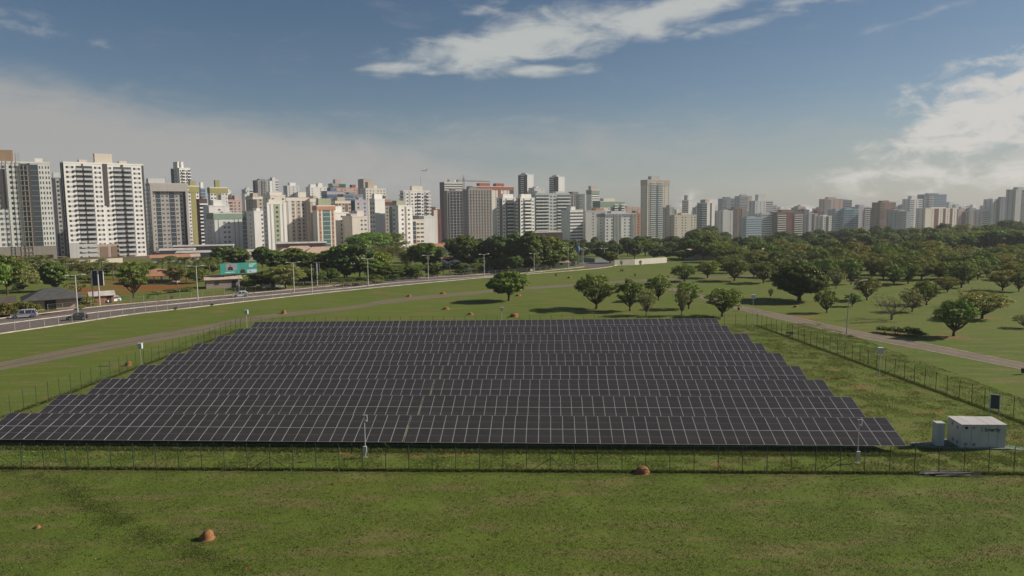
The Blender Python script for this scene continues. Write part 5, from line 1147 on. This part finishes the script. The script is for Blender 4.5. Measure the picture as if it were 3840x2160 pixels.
for i, (px, yb, yt) in enumerate(((1171, 1098, 989), (2070, 1004, 960), (675, 1104, 1058), (2318, 984, 934))):
    p = G(px, yb); h = (yb - yt) * p.y / F; root = empty('utility_pole', p, 0, 'plain slim utility pole near the road, %s from the left' % ordn((2, 3, 1, 4)[i]), 'pole', 'utility poles')
    q = MB(); q.tube([(0, 0, -.05), ((-.6 if i == 2 else 0), 0, h)], [.12, .08], 6); q.build('shaft', M_POLE if i != 2 else M_WOOD, root)
    q = MB(); q.box(-.5, .5, -.05, .05, h - .5, h - .38) if i != 2 else q.box(-.7, -.5, -.1, .1, h - .05, h + .06); q.build('crossarm', M_POLE, root)
# leaning lamp beside the right-hand path
p = at(3174, 1254); h = 8.6; root = empty('street_lamp', p, .2, 'slim lamp with a long curved arm beside the right-hand path', 'street lamp')
q = MB(); q.tube([(0, 0, -.05), (.1, 0, h * .5), (.35, 0, h * .78)], [.09, .075, .06], 7); q.build('pole', M_POLE, root)
q = MB(); q.tube([(.35, 0, h * .78), (.9, .1, h * .92), (2.2, .2, h * 1.06), (3.2, .3, h * 1.08)], .045, 6); q.build('arm', M_POLE, root)
q = MB(); q.hexa([(3.1, .2, h * 1.07), (3.9, .24, h * 1.08), (3.9, .44, h * 1.08), (3.1, .4, h * 1.07), (3.1, .22, h * 1.07 + .12), (3.9, .26, h * 1.08 + .1), (3.9, .42, h * 1.08 + .1), (3.1, .38, h * 1.07 + .12)]); q.build('lamp_head', M_WHITE, root)
for i, (px, yb, yt) in enumerate(((2521, 1122, 1072), (2772, 1112, 1075))):
    p = at(px, yb); h = (yb - yt) * p.y / F; root = empty('park_lamp', p, 0, 'thin park pole between the mango trees, %s from the left' % ordn(i + 1), 'lamp', 'park poles')
    q = MB(); q.tube([(0, 0, 0), (0, 0, h)], .05, 5); q.build('pole', M_POLE, root); q = MB(); q.box(-.25, .25, -.12, .12, h, h + .12); q.build('lamp_head', M_LAMP, root)

# billboard with teal poster
D = G(896, 1075).y; c_ = P(896, 1006, D); W, Hh = 108 * D / F / .80, 40 * D / F
bb = empty('billboard', (c_.x, c_.y, 0), .62, 'wide teal advertising billboard with two people in front of the palms', 'billboard')
zc = c_.z; q = MB(); q.box(-W / 2, W / 2, 0, .25, zc - Hh / 2, zc + Hh / 2); q.build('board', paint((.05, .33, .27), .6, var=.1), bb)
M_GREYP = paint((.30, .32, .36), .6); M_SK = paint((.32, .18, .12), .6); M_BLK = paint((.03, .028, .03), .6); M_PALE = paint((.50, .60, .66), .6); M_TXT = paint((.72, .80, .78), .6)
for k in (-.4, -.1, .2, .42): q = MB(); q.tube([(W * k, .3, -.1), (W * k, .3, zc + Hh * .4)], .12, 6); q.build('support', M_WOOD, bb)
q = MB(); q.box(-W * .36, -W * .05, -.03, 0, zc - Hh * .18, zc + Hh * .48); q.build('photo_panel', M_GREYP, bb)
q = MB(); q.box(W * .22, W * .48, -.03, 0, zc - Hh * .48, zc - Hh * .16); q.build('pale_panel', M_PALE, bb)
for xx, m_ in ((-W * .23, M_BLK), (W * .10, M_BLK)):
    b_ = zc - Hh * (.14 if xx < 0 else .46); q = MB()
    q.poly([(xx - W * .075, -.04, b_), (xx + W * .075, -.04, b_), (xx + W * .06, -.04, b_ + Hh * .26), (xx + W * .02, -.04, b_ + Hh * .34), (xx - W * .02, -.04, b_ + Hh * .34), (xx - W * .06, -.04, b_ + Hh * .26)]); q.build('pictured_person', m_, bb)
    q = MB(); q.poly([(xx + W * .028 * math.cos(t * .63), -.045, b_ + Hh * .46 + Hh * .12 * math.sin(t * .63)) for t in range(10)]); q.build('pictured_face', M_SK, bb)
for zz, l_ in ((.34, .2), (.22, .14), (.10, .1)): q = MB(); q.box(W * .27, W * (.27 + l_), -.03, 0, zc + Hh * zz - .1, zc + Hh * zz + .1); q.build('text_line', M_TXT, bb)
q = MB(); q.box(-W * .38, -W * .12, -.03, 0, zc - Hh * .36, zc - Hh * .30); q.build('text_line', M_TXT, bb)
q = MB(); q.box(W * .28, W * .33, -.045, -.031, zc - Hh * .38, zc - Hh * .28); q.build('text_line', paint((.1, .25, .4), .6), bb)
# paired sign boards seen from behind
def backsign(label, px, yb, y0, y1, wpx, rz, poles=2):
    p = G(px, yb); s = p.y / F; W = wpx * s; root = empty('sign_board', p, rz, label, 'sign board'); za, zb = (yb - y1) * s, (yb - y0) * s
    q = MB(); q.box(-W / 2, -.03, -.12, .12, za, zb); q.build('board', paint((.035, .05, .06), .6), root)
    q = MB(); q.box(.03, W / 2, -.05, .19, za, zb - .1); q.build('board', paint((.045, .06, .075), .6), root)
    q = MB(); q.box(W / 2 + .002, W / 2 + .12, -.1, .2, za, zb); q.build('edge_frame', M_POLE, root)
    q = MB(); q.box(-W / 2 - .3, W / 2 + .5, -.3, .3, zb + .02, zb + .08); q.build('top_walkway', M_STEEL, root)
    for k in ((-.45, .1) if poles == 2 else (0,)): q = MB(); q.tube([(k * W, -.25, -.1), (k * W, -.25, zb - .1)], .16, 7); q.build('pole', M_POLE, root)
backsign('pair of dark sign boards seen from behind on two tall poles, left by the road', 372, 1144, 1014, 1070, 40, .1)
backsign('dark narrow sign board seen edge-on behind the road, right of the billboard', 1190, 1070, 984, 1018, 18, .3, 1)
# water tanks
def tank(label, px, yb, y0, y1, wpx, colr):
    p = G(px, yb); s = p.y / F; r_ = wpx * s / 2; root = empty('water_tank', p, 0, label, 'water tank')
    q = MB(); q.lathe([(r_ * .8, (yb - y1) * s), (r_, (yb - y1) * s + .4), (r_, (yb - y0) * s - .3), (r_ * .9, (yb - y0) * s), (.1, (yb - y0) * s + .2)], 14); q.build('tank', paint(colr, .6), root, True)
    q = MB(); q.tube([(0, 0, -.1), (0, 0, (yb - y1) * s + .1)], r_ * .35, 8); q.build('stem', M_POLE, root)
    q = MB(); q.box(r_ * .95, r_ * 1.08, -.2, .2, 0, (yb - y0) * s); q.build('ladder', M_STEEL, root)
tank('olive green water tank on a thick stem behind the road', 2049, 1000, 942, 966, 15, (.16, .21, .11)); tank('blue water tank on a stem at the road bend', 2167, 992, 925, 944, 14, (.10, .22, .36))
# litter bins, road signs
for i, (px, yb, hh) in enumerate(((2770, 1166, 14), (3836, 1404, 24), (2200, 1042, 12), (2382, 1036, 8))):
    p = at(px, yb); h = hh * p.y / F; root = empty('litter_bin', p, 0, ['dark litter bin beside the path under the grove', 'dark litter bin at the right picture edge by the path', 'dark litter bin on the lawn left of the grove', 'small dark bin on the lawn below the white wall'][i], 'litter bin', 'litter bins')
    q = MB(); q.lathe([(h * .26, h * .25), (h * .3, h * .95), (h * .2, h)], 10); q.build('drum', M_BLK, root); q = MB(); q.tube([(0, 0, -.05), (0, 0, h * .3)], .05, 6); q.build('post', M_STEEL, root)
for i, (px, yb, yt) in enumerate(((556, 1140, 1110), (645, 1142, 1110), (849, 1104, 1082), (1357, 1070, 1058))):
    p = G(px, yb); h = (yb - yt) * p.y / F; root = empty('road_sign', p, .5, 'small road sign on a post, %s from the left along the road' % ordn(i + 1), 'road sign', 'road signs')
    q = MB(); q.tube([(0, 0, -.05), (0, 0, h)], .04, 6); q.build('post', M_FPALE, root); q = MB(); q.poly([(.38 * math.cos(t * .785 + .39), -.06, h - .3 + .38 * math.sin(t * .785 + .39)) for t in range(8)]); q.build('plate', paint((.10, .095, .09), .6), root)

# ================================================================== vehicles
M_TYRE = paint((.02, .02, .02), .9); M_RIM = paint((.35, .35, .36), .4, .6); M_CGL = glassm((.02, .024, .028), .08); M_HEAD = paint((.75, .75, .72), .2); M_TAIL = paint((.35, .02, .02), .4)
def car(label, px, yb, rz, colr, suv=False, gloss=.25, D=None):
    p = P(px, yb, D) if D else G(px, yb); root = empty('car', (p.x, p.y, tz(p.y) + .02), rz, label, 'car', 'cars on the road')
    m_ = paint(colr, gloss, .25, .5, .05, .5); L = 4.7 if suv else 4.0; hb = .98 if suv else .88; ht = 1.75 if suv else 1.5; w = .9
    # body: side profile swept across, narrowed towards sills and bonnet (front = -x)
    prof = [(-L / 2, .35), (-L / 2 + .03, .62), (-L / 2 + .18, .78), (-L / 2 + 1.05, hb - .02), (L / 2 - .12, hb + .03), (L / 2, .72), (L / 2 - .02, .36), (L / 2 - .15, .24), (-L / 2 + .15, .24)]
    def sweep(prof, ws):
        q = MB(); n = len(prof)
        for y_, k in ((-w * ws, 1), (-w, 0), (w, 0), (w * ws, 1)):
            for x_, z_ in prof: q.v.append((x_ * (.985 if k else 1), y_ if not k else y_, z_ if not k else z_ * .98 + .012))
        o_ = [1, 0, 3, 2]
        idx = [0, 1, 2, 3]
        return q
    q = MB(); n = len(prof); sect = [(-w * .98, .95), (-w, 1.0), (w, 1.0), (w * .98, .95)]
    ring = [(-w * .90, .975), (-w, 1.0), (w, 1.0), (w * .90, .975)]
    for y_, k in ring:
        for x_, z_ in prof: q.v.append((x_ * k, y_, .6 + (z_ - .6) * k))
    for s in range(3):
        for j in range(n): a = s * n; q.f.append((a + j, a + (j + 1) % n, a + n + (j + 1) % n, a + n + j)); q.m.append(0)
    q.f.append(tuple(range(n - 1, -1, -1))); q.m.append(0); q.f.append(tuple(3 * n + j for j in range(n))); q.m.append(0); body = q.build('body', m_, root)
    # cabin: glass block with roof and pillars
    x0, x1, t0, t1 = -L / 2 + (1.0 if not suv else 1.15), L / 2 - .08, -L / 2 + 1.75, L / 2 - (.75 if not suv else .4)
    z1 = ht - .09; q = MB(); q.hexa([(x0, -w * .9, hb - .02), (x1, -w * .9, hb), (x1, w * .9, hb), (x0, w * .9, hb - .02), (t0, -w * .72, z1), (t1, -w * .72, z1), (t1, w * .72, z1), (t0, w * .72, z1)]); q.build('windows', M_CGL, root)
    q = MB(); q.hexa([(t0 - .06, -w * .75, z1), (t1 + .06, -w * .75, z1), (t1 + .06, w * .75, z1), (t0 - .06, w * .75, z1), (t0 + .1, -w * .64, ht), (t1 - .1, -w * .64, ht), (t1 - .1, w * .64, ht), (t0 + .1, w * .64, ht)]); q.build('roof', m_, root)
    for s in (-1, 1):
        for xb, xt in ((x0, t0), (.25, .2), (x1 - (.55 if not suv else .9), t1 - .35), (x1, t1)):
            q = MB(); q.tube([(xb, s * w * .905, hb - .03), (xt, s * w * .73, z1)], .045, 4); q.build('pillar', m_, root)
        for xx in (-L / 2 + .82, L / 2 - .8):
            q = MB(); q.tube([(xx, s * (w - .2), .34), (xx, s * (w + .015), .34)], .34, 12); wh = q.build('wheel', M_TYRE, root); q = MB(); q.tube([(xx, s * (w + .016), .34), (xx, s * (w + .03), .34)], .2, 8); q.build('rim', M_RIM, wh)
        q = MB(); q.box(-L / 2 - .01, -L / 2 + .12, s * w * .55 - .18, s * w * .55 + .18, .60, .73); q.build('headlight', M_HEAD, root)
        q = MB(); q.box(L / 2 - .08, L / 2 + .012, s * w * .8 - .1, s * w * .8 + .1, .68, .9); q.build('taillight', M_TAIL, root)
        q = MB(); q.box(x0 + .35, x0 + .5, s * (w + .02), s * (w + .2), hb, hb + .14); q.build('mirror', m_, root)
    return root
car('silver estate car driving at the far left of the road', 92, 1191, .42, (.50, .52, .58), True)
car('dark car on the near lane behind the roadside fence', 290, 1199, .42, (.06, .062, .055), False, .4)
car('white hatchback driving on the road under the billboard', 902, 1113, .42, (.78, .78, .76))
car('white car parked beside the brick shack', 421, 1133, 1.2, (.74, .73, .72))
car('small dark car with lit front far down the road bend', 2148, 996, 1.5, (.12, .13, .15))
for i, (px, yb) in enumerate(((1645, 882), (1668, 886), (1590, 892), (1560, 896), (1610, 894), (930, 900))):
    car('parked car in the town street left of the building site, %s from the left' % ordn((5, 6, 3, 2, 4, 1)[i]) if i < 5 else 'white parked car among the town houses, leftmost of the far cars', px, yb, .4, [(.7, .7, .7), (.65, .65, .62), (.25, .26, .3), (.5, .5, .52), (.3, .1, .08), (.7, .7, .7)][i], D=[560, 545, 520, 505, 515, 440][i])

# ================================================================== tower crane and airliner
c_ = P(1738, 672, 940); zb = tz(940); M_CR = paint((.30, .12, .06), .7); M_CRW = paint((.65, .62, .58), .7)
cr_ = empty('tower_crane', (c_.x, c_.y, zb), .25, 'slim tower crane with a long jib beside the unfinished towers', 'crane'); h = c_.z - zb
def lattice(mb, a, b, s, n):
    a, b = Vector(a), Vector(b); d = (b - a).normalized(); u = d.cross(Vector((0, 1, 0))).normalized() * s; v = d.cross(u).normalized() * s; cs = [u + v, u - v, -u - v, v - u]
    for c2 in cs: mb.tube([tuple(a + c2), tuple(b + c2)], .13, 4, cap=False)
    for k in range(n):
        p0 = a + (b - a) * (k / n); p1 = a + (b - a) * ((k + 1) / n)
        for j in range(4): mb.tube([tuple(p0 + cs[j]), tuple(p1 + cs[(j + 1) % 4])], .08, 3, cap=False)
q = MB(); lattice(q, (0, 0, 0), (0, 0, h - 2), .9, 20); q.build('mast', M_CR, cr_)
q = MB(); lattice(q, (0, 0, h - 2), (34, 0, h - 3.0), .55, 18); q.build('jib', M_CR, cr_)
q = MB(); lattice(q, (0, 0, h - 2), (-9, 0, h - 1.5), .55, 5); q.build('counter_jib', M_CRW, cr_)
q = MB(); q.box(-9.5, -6.5, -.9, .9, h - 3.5, h - .5); q.build('counterweight', M_CRW, cr_); q = MB(); q.box(-1, 1.2, -1.2, 1.2, h - 1.4, h + 1.6); q.build('cab', M_CRW, cr_)
q = MB(); q.tube([(0, 0, h), (0, 0, h + 5)], .3, 4); q.tube([(0, 0, h + 5), (24, 0, h - 2)], .06, 3); q.tube([(0, 0, h + 5), (-8, 0, h - .8)], .06, 3); q.build('tie_bars', M_CR, cr_)
c_ = P(1591, 640, 3600); ar = empty('airliner', c_, 0, 'small white airliner flying low above the skyline', 'airplane'); ar.rotation_euler = (0, R(-4), R(-8)); M_AIR = paint((.62, .62, .63), .4)
q = MB(); q.tube([(-15, 0, -.4), (-14, 0, 0), (-12, 0, .3), (8, 0, .3), (13, 0, .8), (15.5, 0, 1.3)], [.3, 1.2, 1.9, 1.9, 1.1, .3], 10); q.build('fuselage', M_AIR, ar, True)
for s in (-1, 1):
    q = MB(); q.hexa([(-3, s * 1.2, -.9), (3, s * 1.2, -.9), (6.5, s * 15, .7), (4.5, s * 15, .7), (-3, s * 1.2, -.4), (3, s * 1.2, -.4), (6.5, s * 15, .9), (4.5, s * 15, .9)]); q.build('wing', M_AIR, ar)
    q = MB(); q.hexa([(11, s * .5, 1), (14, s * .5, 1), (15.5, s * 5.5, 1.5), (14, s * 5.5, 1.5), (11, s * .5, 1.3), (14, s * .5, 1.3), (15.5, s * 5.5, 1.7), (14, s * 5.5, 1.7)]); q.build('tailplane', M_AIR, ar)
    q = MB(); q.tube([(-3.5, s * 5, -1.2), (-2.6, s * 5, -1.2), (.8, s * 5, -1.0)], [.9, 1.05, .6], 8); q.build('engine', M_STEEL, ar)
q = MB(); q.hexa([(9.5, -.15, 1.8), (14.5, -.15, 1.6), (14.5, .15, 1.6), (9.5, .15, 1.8), (14, -.1, 7), (16, -.1, 7), (16, .1, 7), (14, .1, 7)]); q.build('fin', paint((.08, .09, .16), .5), ar)

# ================================================================== air
hm = new_mat('haze_air'); t = NT(hm); pv_ = t.n('ShaderNodeVolumePrincipled'); pv_.inputs['Color'].default_value = (.93, .95, 1.0, 1); pv_.inputs['Density'].default_value = .00012; pv_.inputs['Anisotropy'].default_value = .2
ho = t.n('ShaderNodeOutputMaterial'); t.l(pv_.outputs[0], ho.inputs['Volume'])
q = MB(); q.box(-2750, 2750, -140, 2320, -112, 100); tag(q.build('haze', hm), 'thin pale haze filling the air over the plain', 'haze', kind='stuff')
